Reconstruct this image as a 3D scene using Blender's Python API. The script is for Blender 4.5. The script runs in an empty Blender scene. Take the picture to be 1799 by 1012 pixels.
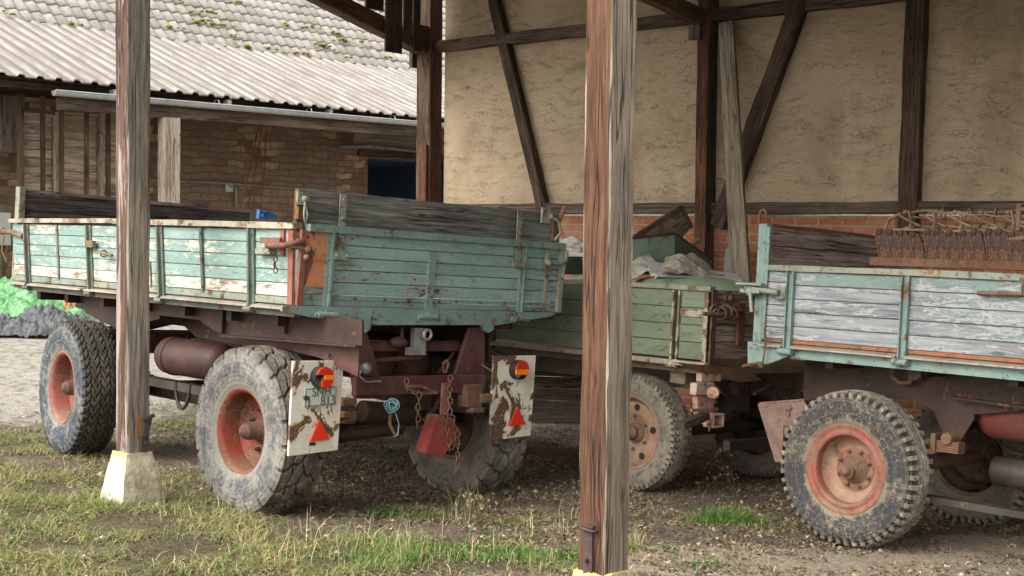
import bpy, math, random
import numpy as np
from mathutils import Vector, Matrix, noise as mnoise
R = math.radians
random.seed(7)
rng = np.random.default_rng(7)
scene = bpy.context.scene
COL = scene.collection
# ------------------------------------------------------------------ camera
CAMZ = 1.74
FPX, CX, CY = 2400.0, 899.5, 506.0          # focal length in pixels of the 1799 px wide photograph
PITCH, ROLL = math.atan(94/2400.0), 0.012
cam_data = bpy.data.cameras.new("camera")
cam = bpy.data.objects.new("camera", cam_data)
COL.objects.link(cam)
cam_data.sensor_width = 36.0
cam_data.lens = FPX/1799*36
cam_data.clip_end = 600
cam.matrix_world = Matrix.Translation((0, 0, CAMZ)) @ Matrix.Rotation(R(90)-PITCH, 4, 'X') @ Matrix.Rotation(ROLL, 4, 'Z')
scene.camera = cam
# ------------------------------------------------------------------ world + sun (bright overcast)
world = bpy.data.worlds.new("World")
scene.world = world
world.use_nodes = True
wn = world.node_tree
for n_ in list(wn.nodes): wn.nodes.remove(n_)
SUN_EL, SUN_AZ = R(46), R(-128)              # azimuth from +Y, clockwise positive: light comes from the left, a little behind the camera
sky = wn.nodes.new('ShaderNodeTexSky')
sky.sky_type = 'NISHITA'; sky.sun_disc = False
sky.sun_elevation = SUN_EL; sky.sun_rotation = SUN_AZ
sky.air_density = 1.0; sky.dust_density = 3.0; sky.ozone_density = 1.0
hsv = wn.nodes.new('ShaderNodeHueSaturation'); hsv.inputs['Saturation'].default_value = 0.10
bg = wn.nodes.new('ShaderNodeBackground'); bg.inputs['Strength'].default_value = 0.15
wo = wn.nodes.new('ShaderNodeOutputWorld')
warm = wn.nodes.new('ShaderNodeMix'); warm.data_type = 'RGBA'; warm.blend_type = 'MULTIPLY'; warm.inputs[0].default_value = 1.0; warm.inputs[7].default_value = (1.0, .955, .88, 1)   # hazy white overcast
wn.links.new(sky.outputs[0], hsv.inputs['Color']); wn.links.new(hsv.outputs[0], warm.inputs[6]); wn.links.new(warm.outputs[2], bg.inputs['Color']); wn.links.new(bg.outputs[0], wo.inputs[0])
sd = bpy.data.lights.new("sun", 'SUN'); sd.energy = 0.8; sd.angle = R(50); sd.color = (1.0, 0.955, 0.88)
sun = bpy.data.objects.new("sun", sd); COL.objects.link(sun)
sdir = Vector((math.sin(SUN_AZ)*math.cos(SUN_EL), math.cos(SUN_AZ)*math.cos(SUN_EL), math.sin(SUN_EL)))
sun.rotation_euler = sdir.to_track_quat('Z', 'Y').to_euler()
sun.location = (-10, -5, 20)
vs = scene.view_settings
vs.view_transform = 'Standard'; vs.look = 'None'; vs.exposure = 1.92; vs.gamma = 1.0; vs.use_curve_mapping = False

# ------------------------------------------------------------------ frames: plain real-world coordinate systems of each big thing
MR = cam.matrix_world.to_3x3()
CAM = Vector((0, 0, CAMZ))
def ray(px, py):
    return (MR @ Vector(((px-CX)/FPX, -(py-CY)/FPX, -1.0))).normalized()
def gz(x, y):                                # the lie of the ground: falls gently to the right and away, then rises towards the barn
    yy = min(y, 13)-2.7*min(max(y-13, 0), 6.2)
    xx = min(max(x, -7), 7)
    return -(0.04*(xx+1.73)+0.03*(yy-8.46))
def G(px, py):                               # ground point seen at a pixel
    d = ray(px, py); p = CAM.copy(); t = 5
    for _ in range(40):
        q = CAM+d*t
        t += (gz(q.x, q.y)-q.z)/d.z*0.8
    q = CAM+d*t
    return Vector((q.x, q.y, gz(q.x, q.y)))
class Frame:
    def __init__(s, ox, oy, ax, level=False, oz=None):
        X = Vector((ax[0], ax[1], 0)).normalized(); Y = Vector((-X.y, X.x, 0))
        if level: Z = Vector((0, 0, 1))
        else:
            Z = Vector((0.04, 0.03, 1)).normalized()
            X = (X-Z*X.dot(Z)).normalized(); Y = Z.cross(X)
        s.O = Vector((ox, oy, gz(ox, oy) if oz is None else oz)); s.X, s.Y, s.Z = X, Y, Z
        s.M = Matrix(((X.x, Y.x, Z.x, s.O.x), (X.y, Y.y, Z.y, s.O.y), (X.z, Y.z, Z.z, s.O.z), (0, 0, 0, 1)))
        s.I = s.M.inverted()
    def on(s, px, py, i, c):                 # local point on the plane coordinate[i]==c seen at a pixel
        d = (s.I.to_3x3() @ ray(px, py)); o = s.I @ CAM
        return o+d*((c-o[i])/d[i])
    def w(s, p): return s.M @ Vector(p)
RX = (0.725, 0.688)
F1 = Frame(-1.38, 8.30, RX)
F2 = Frame(1.34, 9.51, RX)
F3 = Frame(1.54, 8.72, RX)
FB = Frame(-6.63, 19.6, (0.743, 0.669), level=True, oz=0.0)
FW = Frame(-0.89, 16.2, (0.786, -0.618), level=True, oz=0.0)

# ------------------------------------------------------------------ node helper
class NM:
    def __init__(s, name):
        s.m = bpy.data.materials.new(name); s.m.use_nodes = True
        s.t = s.m.node_tree
        for n in list(s.t.nodes): s.t.nodes.remove(n)
        s.out = s.t.nodes.new('ShaderNodeOutputMaterial')
        s.b = s.t.nodes.new('ShaderNodeBsdfPrincipled')
        s.t.links.new(s.b.outputs[0], s.out.inputs[0])
    def n(s, ty, ins=(), **at):
        nd = s.t.nodes.new(ty)
        for k, v in at.items(): setattr(nd, k, v)
        for k, v in dict(ins).items(): s.put(nd.inputs[k], v)
        return nd
    def put(s, sock, v):
        if isinstance(v, bpy.types.NodeSocket): s.t.links.new(v, sock)
        else:
            if isinstance(v, (tuple, list)) and len(v) == 3 and sock.type == 'RGBA': v = (*v, 1)
            sock.default_value = v
    def math(s, op, a, b=0.0, c=0.0, clamp=False):
        return s.n('ShaderNodeMath', {0: a, 1: b, 2: c}, operation=op, use_clamp=clamp).outputs[0]
    def uv(s, su=1, sv=1, seed=17.0):
        u = s.n('ShaderNodeUVMap').outputs[0]
        r = s.n('ShaderNodeAttribute', attribute_name='rnd').outputs['Fac']
        sx = s.n('ShaderNodeSeparateXYZ', {0: u})
        return s.n('ShaderNodeCombineXYZ', {0: s.math('MULTIPLY', sx.outputs[0], su), 1: s.math('MULTIPLY', sx.outputs[1], sv), 2: s.math('MULTIPLY', r, seed)}).outputs[0]
    def obj(s): return s.n('ShaderNodeTexCoord').outputs['Object']
    def sc(s, v, k):
        if not isinstance(k, (tuple, list)): k = (k, k, k)
        return s.n('ShaderNodeVectorMath', {0: v, 1: k}, operation='MULTIPLY').outputs[0]
    def noise(s, v, scale=5, det=5, rough=.6, dist=0.0):
        return s.n('ShaderNodeTexNoise', {'Vector': v, 'Scale': scale, 'Detail': det, 'Roughness': rough, 'Distortion': dist}).outputs[0]
    def vor(s, v, scale, feature='F1', out='Distance', rnd=1.0):
        return s.n('ShaderNodeTexVoronoi', {'Vector': v, 'Scale': scale, 'Randomness': rnd}, feature=feature).outputs[out]
    def st(s, f, lo, hi):
        return s.n('ShaderNodeMapRange', {0: f, 1: lo, 2: hi, 3: 0.0, 4: 1.0}, interpolation_type='SMOOTHSTEP').outputs[0]
    def mix(s, f, a, b, mode='MIX'):
        nd = s.n('ShaderNodeMix', data_type='RGBA', blend_type=mode)
        s.put(nd.inputs[0], f); s.put(nd.inputs[6], a); s.put(nd.inputs[7], b)
        return nd.outputs[2]
    def ramp(s, f, stops):
        nd = s.n('ShaderNodeValToRGB', {0: f}); cr = nd.color_ramp
        while len(cr.elements) < len(stops): cr.elements.new(0.5)
        for e, (p, c) in zip(cr.elements, stops): e.position = p; e.color = (*c, 1)
        return nd.outputs[0]
    def attr(s, name, out='Fac'): return s.n('ShaderNodeAttribute', attribute_name=name).outputs[out]
    def done(s, col, rough=.8, h=None, bd=.01, bs=1.0, metal=0.0, spec=.3):
        s.put(s.b.inputs['Base Color'], col); s.put(s.b.inputs['Roughness'], rough); s.put(s.b.inputs['Metallic'], metal)
        s.b.inputs['Specular IOR Level'].default_value = spec
        if h is not None:
            bp = s.n('ShaderNodeBump', {'Height': h, 'Distance': bd, 'Strength': bs}); s.t.links.new(bp.outputs[0], s.b.inputs['Normal'])
        return s.m

def wood_col(k, v, c_lo, c_mid, c_hi, fine=1.0):
    """weathered timber: long fibres, dark cracks, knots, broad stains; returns colour, height"""
    kn = k.vor(k.n('ShaderNodeVectorMath', {0: k.sc(v, (2.6, 9, 1)), 1: k.sc(k.n('ShaderNodeTexNoise', {'Vector': v, 'Scale': 12.0}).outputs[1], .12)}, operation='ADD').outputs[0], 1)
    bend = k.math('MULTIPLY', k.st(kn, .45, .0), .014)
    v = k.n('ShaderNodeVectorMath', {0: v, 1: k.n('ShaderNodeCombineXYZ', {1: bend}).outputs[0]}, operation='ADD').outputs[0]
    g = k.noise(k.sc(v, (2.3*fine, 50*fine, 1)), 1, 6, .74, .12)
    g2 = k.noise(k.sc(v, (7*fine, 130*fine, 1)), 1, 3, .6)
    br = k.noise(k.sc(v, (1.1, 5, 1)), 1, 3, .55)
    f = k.math('ADD', k.math('MULTIPLY', g, .55), k.math('ADD', k.math('MULTIPLY', g2, .22), k.math('MULTIPLY', br, .35)))
    col = k.ramp(f, [(.46, c_lo), (.57, c_mid), (.69, c_hi)])
    km = k.st(kn, .15, .06)
    col = k.mix(k.math('MULTIPLY', km, .75), col, tuple(x*.45 for x in c_lo))
    ck = k.noise(k.sc(v, (.9, 26, 1)), 1, 2, .5, .4)
    cm = k.math('MULTIPLY', k.st(k.math('ABSOLUTE', k.math('SUBTRACT', ck, .5)), .022, .006), k.st(k.noise(k.sc(v, (.8, 3, 1)), 1, 2), .42, .52))
    col = k.mix(k.math('MULTIPLY', cm, .85), col, tuple(x*.25 for x in c_lo))
    h = k.math('SUBTRACT', k.math('ADD', k.math('MULTIPLY', g, .6), k.math('MULTIPLY', g2, .25)), k.math('MULTIPLY', cm, .8))
    return col, h
def m_wood(name, lo, mid, hi, rough=.85, bd=.006, fine=1.0, tint=None, tamt=.0, tth=(.5, .6)):
    k = NM(name); v = k.uv()
    col, h = wood_col(k, v, lo, mid, hi, fine)
    if tint:
        t = k.noise(k.sc(v, (1.2, 9, 1)), 1, 6, .7, .3)
        col = k.mix(k.math('MULTIPLY', k.st(t, *tth), tamt), col, tint)
    r = k.attr('rnd')
    col = k.mix(.35, col, k.mix(k.math('FRACT', k.math('MULTIPLY', r, 7.3)), (.35, .35, .35), (.75, .75, .75)), 'SOFT_LIGHT')
    return k.done(col, rough, h, bd)
def m_chip(name, paint, paint2, under, lo, mid, hi, th=.42, uw=.05, s=1.0, bd=.004, rust=None, rth=.66, zlo=None):
    """boards with old flaking paint over a pale undercoat over bare wood"""
    k = NM(name); v = k.uv()
    wc, wh = wood_col(k, v, lo, mid, hi)
    n1 = k.noise(k.sc(v, (4.5*s, 19*s, 1)), 1, 8, .68, .9)
    n2 = k.noise(k.sc(v, (1.0*s, 2.6*s, .3)), 1, 3, .5)
    n3 = k.noise(k.sc(v, (22*s, 60*s, 1)), 1, 4, .6, .5)
    f = k.math('ADD', k.math('ADD', k.math('MULTIPLY', n1, .55), k.math('MULTIPLY', n2, .36)), k.math('MULTIPLY', n3, .13))
    rr = k.math('MULTIPLY', k.math('SUBTRACT', k.math('FRACT', k.math('MULTIPLY', k.attr('rnd'), 13.7)), .5), .05)
    f = k.math('ADD', f, rr)
    if zlo is not None:                       # worn more towards the bottom board (weather side)
        f = k.math('SUBTRACT', f, k.math('MULTIPLY', k.attr('wear'), zlo))
    pm = k.st(f, th, th+.012)
    um = k.st(f, th-uw, th-uw+.015)
    pv = k.noise(k.sc(v, (2, 5, 1)), 1, 5, .6)
    pc = k.mix(k.st(pv, .35, .65), paint, paint2)
    st = k.noise(k.sc(v, (14, 14, 1)), 1, 6, .75)
    pc = k.mix(k.math('MULTIPLY', k.st(st, .56, .72), .35), pc, tuple(x*.5 for x in paint))
    fl = k.noise(k.sc(v, (7*s, 24*s, 1)), 1, 5, .75, 1.2)
    pc = k.mix(k.math('MULTIPLY', k.st(fl, .57, .62), .65), pc, tuple(x*.42 for x in paint))
    pc = k.mix(k.math('MULTIPLY', k.st(fl, .42, .36), .5), pc, under)
    col = k.mix(um, wc, under); col = k.mix(pm, col, pc)
    if rust:
        rn = k.noise(k.sc(v, (3, 8, 1)), 1, 6, .7)
        col = k.mix(k.math('MULTIPLY', k.st(rn, rth, rth+.08), .8), col, rust)
    fr = k.noise(k.sc(v, (2.5, 60, 1)), 1, 3, .6)
    h = k.math('ADD', k.math('MULTIPLY', pm, .35), k.math('ADD', k.math('MULTIPLY', um, .2), k.math('ADD', k.math('MULTIPLY', wh, .4), k.math('MULTIPLY', fr, .15))))
    return k.done(col, .62, h, bd)
def m_metal(name, paint, rust=(.10, .052, .032), th=.58, s=6.0, dirt=(.26, .21, .15), da=.35, rough=.55, bd=.003, p2=None, dth=.5):
    """painted steel with rust blooms, pits and dust"""
    k = NM(name); v = k.obj()
    n = k.noise(v, s, 8, .68, .3); n4 = k.noise(v, s*7, 4, .6)
    f = k.math('ADD', k.math('MULTIPLY', n, .8), k.math('MULTIPLY', n4, .2))
    pm = k.st(f, th, th+.02)
    pc = k.mix(k.st(k.noise(v, 3, 4), .35, .65), paint, p2 or tuple(x*.72 for x in paint))
    rc = k.mix(k.st(n4, .35, .65), tuple(x*.6 for x in rust), tuple(min(1, x*1.7) for x in rust))
    col = k.mix(pm, pc, rc)
    pit = k.noise(v, 34, 5, .7, .2); gr = k.noise(v, 9, 7, .72, .6)
    col = k.mix(k.math('MULTIPLY', k.st(gr, .50, .66), .45), col, tuple(x*.42 for x in paint))
    col = k.mix(k.math('MULTIPLY', k.st(pit, .60, .64), .75), col, tuple(x*.55 for x in rust))
    dn = k.noise(v, 2.6, 8, .72, .3)
    col = k.mix(k.math('MULTIPLY', k.st(dn, dth-.1, dth+.15), da), col, dirt)
    h = k.math('SUBTRACT', k.math('MULTIPLY', k.math('ADD', n4, gr), .3), k.math('MULTIPLY', k.math('ADD', pm, k.st(pit, .58, .64)), .4))
    return k.done(col, k.math('ADD', rough, k.math('MULTIPLY', pm, .3)), h, bd)
def m_flat(name, col, rough=.7, var=.25, s=12, bd=.002, metal=0.0, spec=.3):
    k = NM(name); v = k.obj(); n = k.noise(v, s, 6, .65)
    return k.done(k.mix(k.st(n, .3, .7), tuple(x*(1-var) for x in col), tuple(min(1, x*(1+var)) for x in col)), rough, n, bd, metal=metal, spec=spec)

# ---- materials
GREY_LO, GREY_MID, GREY_HI = (.085, .07, .058), (.21, .185, .155), (.36, .33, .285)
M = {}
M['grey_wood'] = m_wood('weathered grey timber', (.10, .08, .06), (.22, .185, .145), (.36, .315, .255), bd=.008)
M['grey_post'] = m_wood('silvery post face', (.075, .06, .048), (.17, .148, .122), (.30, .265, .22), bd=.008)
M['brown_post'] = m_wood('brown stained post face', (.026, .012, .007), (.078, .036, .020), (.14, .075, .046), bd=.008, tint=(.30, .25, .205), tamt=.8, tth=(.60, .66))
M['brown_post2'] = m_wood('flaking brown and white post face', (.035, .02, .014), (.095, .055, .042), (.17, .115, .09), bd=.008, tint=(.30, .26, .225), tamt=.8, tth=(.52, .58))
M['dark_timber'] = m_wood('old dark frame timber', (.022, .014, .009), (.068, .043, .028), (.14, .095, .064), bd=.008)
M['red_timber'] = m_wood('red brown frame timber', (.035, .014, .008), (.10, .042, .022), (.18, .085, .045), bd=.008)
M['mid_timber'] = m_wood('brown grey beam', (.03, .021, .015), (.085, .06, .043), (.16, .12, .088), bd=.008)
M['pale_plank'] = m_wood('pale grey leaning plank', (.09, .07, .05), (.20, .165, .12), (.31, .265, .20), bd=.006)
M['dark_board'] = m_wood('dark trailer board', (.028, .022, .02), (.075, .062, .058), (.15, .13, .12))
M['brown_board'] = m_wood('purple brown weathered boards', (.12, .085, .072), (.25, .195, .17), (.40, .34, .30))
M['old_end'] = m_wood('brown unpainted end boards', (.13, .095, .075), (.29, .225, .18), (.44, .37, .30))
M['top_board'] = m_wood('grey green faded board', (.05, .05, .045), (.15, .15, .135), (.27, .275, .25), tint=(.11, .17, .155), tamt=.4, tth=(.5, .58))
M['lattice'] = m_wood('fence slat wood', (.14, .10, .07), (.32, .245, .18), (.48, .39, .30))
UNDER = (.62, .57, .49)
M['chip_side'] = m_chip('flaking turquoise side boards', (.165, .265, .245), (.22, .325, .30), (.48, .455, .40), GREY_LO, (.30, .22, .165), (.46, .38, .31), th=.462, uw=.10, zlo=.10, s=1.7)
M['chip_rear'] = m_chip('flaking blue green tailgate boards', (.175, .285, .27), (.245, .365, .345), (.30, .335, .315), (.035, .032, .028), (.115, .108, .096), (.24, .225, .20), th=.462, uw=.04, s=1.6, zlo=0.07)
M['chip_grey'] = m_chip('mostly bare boards with green flakes', (.14, .20, .185), (.18, .25, .23), (.32, .335, .35), (.13, .135, .145), (.22, .235, .255), (.31, .325, .345), th=.505, uw=.06, s=1.5, zlo=.062)
M['green_board'] = m_chip('sage green boards', (.125, .155, .10), (.165, .20, .14), (.22, .24, .17), (.04, .03, .02), (.11, .09, .06), (.2, .17, .13), th=.33, uw=.02)
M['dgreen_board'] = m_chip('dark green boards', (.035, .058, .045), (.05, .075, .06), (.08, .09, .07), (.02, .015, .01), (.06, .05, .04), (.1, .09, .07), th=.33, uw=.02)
M['teal_metal'] = m_metal('turquoise painted steel', (.17, .265, .245), th=.565, p2=(.13, .205, .19), da=.3, dirt=(.24, .22, .18))
M['teal_rusty'] = m_metal('rusty pale green steel', (.22, .26, .21), th=.535, p2=(.15, .20, .17), s=6, da=.5, dirt=(.27, .22, .155))
M['teal_dark'] = m_metal('dull green steel strip', (.075, .11, .095), th=.56, p2=(.07, .12, .10), s=9, da=.45)
M['cream_rail'] = m_metal('cream dusty rail', (.38, .34, .27), th=.515, p2=(.24, .25, .19), da=.4, dirt=(.42, .36, .28))
M['beige_lip'] = m_metal('dusty beige lip', (.34, .30, .245), th=.60, da=.5, dirt=(.27, .24, .2))
M['tank'] = m_metal('dark maroon tank', (.045, .013, .013), th=.62, p2=(.03, .013, .012), da=.5, dirt=(.065, .04, .03), s=4)
M['maroon'] = m_metal('maroon chassis paint', (.085, .020, .024), th=.62, p2=(.06, .022, .022), da=.6, dirt=(.11, .068, .055), s=4)
M['maroon_dusty'] = m_metal('dusty brown chassis', (.040, .017, .013), th=.58, p2=(.026, .013, .010), da=.5, dirt=(.060, .040, .027), s=4)
M['pink_steel'] = m_metal('faded pinkish steel', (.15, .092, .078), th=.60, p2=(.10, .055, .045), da=.55, dirt=(.20, .155, .12), s=7)
M['red_steel'] = m_metal('red corner iron', (.25, .065, .045), th=.58, p2=(.17, .045, .03), da=.3, s=8)
M['orange_plate'] = m_metal('orange sheet', (.44, .19, .10), rust=(.07, .03, .02), th=.62, p2=(.52, .20, .09), da=.15, s=5, dirt=(.5, .32, .2))
M['rim_red'] = m_metal('red orange wheel paint', (.19, .036, .018), th=.52, p2=(.13, .034, .02), da=.5, dirt=(.20, .11, .065), s=7, rough=.6)
M['rim_faded'] = m_metal('faded red wheel paint', (.22, .07, .05), th=.56, p2=(.16, .06, .045), da=.45, dirt=(.30, .2, .145), s=6, rough=.7)
M['disc_beige'] = m_metal('dusty beige wheel disc', (.26, .155, .105), th=.59, p2=(.20, .10, .07), da=.5, dirt=(.38, .29, .2), s=6, rough=.8)
M['hub_brown'] = m_metal('brown hub', (.14, .085, .06), th=.5, p2=(.10, .055, .04), da=.5, dirt=(.25, .19, .13), s=14, rough=.7)
M['hub_red'] = m_metal('dusty red hub', (.085, .036, .03), th=.52, p2=(.06, .03, .025), da=.5, dirt=(.12, .08, .06), s=14, rough=.7)
M['rust'] = m_metal('rusty iron', (.13, .06, .035), th=.5, p2=(.09, .045, .03), da=.4, dirt=(.2, .15, .1), s=14, rough=.85)
M['rust_dark'] = m_metal('dark rusty iron', (.05, .032, .024), th=.5, p2=(.035, .022, .018), da=.4, dirt=(.12, .09, .065), s=14, rough=.85)
M['rust_tan'] = m_metal('tan rusted wire', (.20, .135, .085), th=.55, p2=(.13, .085, .05), da=.4, s=18, rough=.85)
M['rust_orange'] = m_metal('orange rusted strip', (.21, .095, .04), th=.58, p2=(.30, .09, .03), da=.25, s=14, rough=.85)
M['iron_brown'] = m_flat('dark brown strap', (.055, .035, .034), .6, .2, 20)
M['black'] = m_flat('black rubber hose', (.02, .02, .02), .6)
M['underbody'] = m_metal('dark greasy steel', (.03, .024, .021), th=.6, da=.5, dirt=(.07, .055, .042))
M['grey_metal'] = m_flat('grey cast metal', (.32, .32, .32), .45, .2, 20, metal=.6)
M['zinc'] = m_metal('dull galvanised gutter', (.36, .38, .40), rust=(.2, .2, .2), th=.66, p2=(.42, .45, .48), da=.2, rough=.35)
M['red_paint'] = m_metal('scratched red paint', (.25, .035, .028), th=.55, rust=(.13, .09, .07), p2=(.18, .03, .025), da=.6, dirt=(.20, .13, .10), s=9)
def m_whiteboard():
    k = NM('flaking white paint on brown board'); v = k.obj()
    a = k.noise(k.sc(v, (1, 1, .8)), 5.0, 7, .55, .9); b = k.noise(v, 60, 4, .6); c = k.noise(v, 8, 5, .6)
    f = k.math('ADD', k.math('MULTIPLY', a, .9), k.math('MULTIPLY', b, .1)); pm = k.st(f, .545, .553); em = k.math('MULTIPLY', k.st(f, .50, .54), k.st(c, .45, .6))
    wood = k.mix(k.st(b, .35, .65), (.075, .042, .027), (.135, .085, .06)); wh = k.mix(k.st(c, .3, .7), (.52, .48, .40), (.62, .60, .54))
    col = k.mix(em, wh, (.40, .27, .11)); col = k.mix(pm, col, wood); col = k.mix(k.math('MULTIPLY', k.st(b, .6, .68), .5), col, (.22, .17, .12))
    return k.done(col, .6, k.math('SUBTRACT', k.math('MULTIPLY', b, .15), pm), .003)
M['white_chip'] = m_whiteboard()
M['plate'] = m_flat('number plate enamel', (.44, .50, .42), .4, .12)
M['plate_ink'] = m_flat('dark green characters', (.085, .12, .09), .5)
M['reflector'] = m_flat('red reflector', (.62, .03, .01), .3, .05, spec=.5)
M['lens_red'] = m_flat('red lamp lens', (.50, .025, .012), .15, .1, spec=.6)
M['lens_amber'] = m_flat('amber lamp lens', (.75, .20, .01), .15, .1, spec=.6)
M['blue_rope'] = m_flat('pale blue twine', (.13, .26, .29), .8)
M['blue'] = m_flat('bright blue plastic', (.03, .14, .42), .4)
M['white_board'] = m_flat('white painted board', (.46, .46, .45), .6, .08, 5)
M['grey_panel'] = m_flat('grey green panel', (.28, .30, .27), .6, .06, 5)
M['tin'] = m_metal('zinc tin', (.16, .20, .19), th=.6, da=.3, rough=.5)
M['green_metal'] = m_metal('green painted sheet box', (.21, .32, .25), rust=(.13, .07, .045), th=.575, p2=(.17, .27, .21), da=.2, s=4)
M['green_inner'] = m_metal('dark green inside', (.08, .13, .095), th=.64, p2=(.065, .11, .08), da=.3, s=4, dirt=(.09, .10, .07))
M['sage'] = m_metal('sage lid', (.24, .32, .22), th=.68, p2=(.20, .28, .19), da=.3)
M['dirty_white_fill'] = m_flat('whitish bag', (.55, .52, .46), .8, .15, 6)
def m_cloth(name, c1, c2, s=7, bd=.02, rough=.6):
    k = NM(name); v = k.obj()
    n = k.noise(v, s, 4, .55, .8); n2 = k.noise(v, s*3, 3, .5)
    w = k.math('ABSOLUTE', k.math('SUBTRACT', n, .5))
    return k.done(k.mix(k.st(n2, .3, .7), c1, c2), rough, k.math('ADD', k.math('MULTIPLY', w, 1.5), k.math('MULTIPLY', n2, .2)), bd, spec=.4)
M['tarp_green'] = m_cloth('green tarpaulin', (.06, .20, .075), (.14, .32, .15), rough=.45)
M['tarp_grey'] = m_cloth('grey tarpaulin', (.04, .048, .052), (.085, .095, .10))
M['sheet'] = m_cloth('dirty white sheet', (.34, .32, .27), (.52, .50, .45), 6)
M['sack'] = m_cloth('grey brown sack', (.28, .25, .20), (.40, .37, .31), 9)
M['orange_cloth'] = m_cloth('orange cloth', (.7, .22, .08), (.8, .3, .12))

def m_rubber(name, side, dust, crack=.5, dusty=.5, cs=13, treadc=(.13, .115, .095), rad=(.27, .54), smudge=0.0):
    """object space, axle along X: dust lies by distance from the hub, mould rings, fine cracks, muddy tread"""
    k = NM(name); v = k.obj()
    sx = k.n('ShaderNodeSeparateXYZ', {0: v})
    r = k.math('SQRT', k.math('ADD', k.math('POWER', sx.outputs[1], 2.0), k.math('POWER', sx.outputs[2], 2.0)))
    q = k.math('DIVIDE', k.math('SUBTRACT', r, rad[0]), rad[1]-rad[0])
    n = k.noise(v, 7, 8, .72, .5); n2 = k.noise(v, 32, 6, .75)
    f = k.math('ADD', k.math('MULTIPLY', n, .6), k.math('MULTIPLY', n2, .4))
    near_rim = k.st(q, .28, .05)
    f = k.math('ADD', f, k.math('MULTIPLY', near_rim, .12))
    col = k.mix(k.st(f, .52-dusty*.12, .66-dusty*.08), side, dust)
    col = k.mix(k.math('MULTIPLY', k.st(n2, .5, .75), .4), col, tuple(min(1, x*1.35) for x in dust))
    if smudge:
        sm = k.n('ShaderNodeTexNoise', {'Vector': k.n('ShaderNodeVectorMath', {0: v, 1: (1, 1, 1)}, operation='NORMALIZE').outputs[0], 'Scale': 15.0, 'Detail': 3.0, 'Distortion': .5}).outputs[0]
        band = k.math('MULTIPLY', k.st(q, .30, .42), k.st(q, .70, .58))
        col = k.mix(k.math('MULTIPLY', k.math('MULTIPLY', band, k.st(k.math('ADD', k.math('MULTIPLY', sm, .6), k.math('MULTIPLY', n2, .4)), .50, .60)), smudge), col, side)
    for c, w in ((.36, .006), (.70, .008), (.75, .006), (.82, .01)):
        col = k.mix(k.math('MULTIPLY', k.st(k.math('ABSOLUTE', k.math('SUBTRACT', q, c)), w*1.6, w*.4), .35), col, tuple(min(1, x*1.5) for x in dust))
    if crack:
        wv = k.n('ShaderNodeVectorMath', {0: v, 1: k.sc(k.n('ShaderNodeTexNoise', {'Vector': v, 'Scale': 14.0, 'Detail': 3.0}).outputs[1], .09)}, operation='ADD').outputs[0]
        c = k.vor(wv, cs, 'DISTANCE_TO_EDGE')
        c2 = k.math('MULTIPLY', k.st(c, .030, .006), k.st(k.noise(v, 5, 4), .44, .58))
        col = k.mix(k.math('MULTIPLY', c2, crack), col, tuple(min(1, x*1.9) for x in dust))
    tr = k.attr('tread')
    tcol = k.mix(k.st(n2, .35, .65), tuple(x*.5 for x in treadc), treadc)
    tcol = k.mix(k.st(n, .46, .64), tcol, tuple(min(1, x*1.7) for x in treadc))
    col = k.mix(tr, col, tcol)
    col = k.mix(k.math('MULTIPLY', k.attr('groove'), .75), col, (.022, .019, .016))
    ring = k.n('ShaderNodeMath', {0: k.math('MULTIPLY', q, 60.0)}, operation='SINE').outputs[0]
    return k.done(col, .85, k.math('ADD', k.math('ADD', n2, n), k.math('MULTIPLY', ring, .12)), .006, spec=.25)
M['rub1'] = m_rubber('dusty blue grey rubber', (.055, .060, .068), (.185, .178, .158), .45, .95, 26, (.12, .105, .085), (.27, .54), .85)
M['rub1f'] = m_rubber('dusty rubber', (.035, .045, .058), (.17, .17, .16), .7, .4, 22, (.055, .048, .040), (.27, .53), .3)
M['rub2'] = m_rubber('mud dusted rubber', (.05, .048, .044), (.20, .18, .14), 0, 1.3, 20, (.19, .165, .13), (.27, .44))
M['rub3'] = m_rubber('black rubber with pale cracks', (.036, .038, .042), (.18, .155, .11), .75, .2, 30, (.21, .19, .155), (.27, .49))
M['rubd'] = m_rubber('dull brown rubber', (.075, .07, .065), (.15, .13, .105), 0, .9, 20, (.15, .135, .11), (.27, .52))
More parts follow.
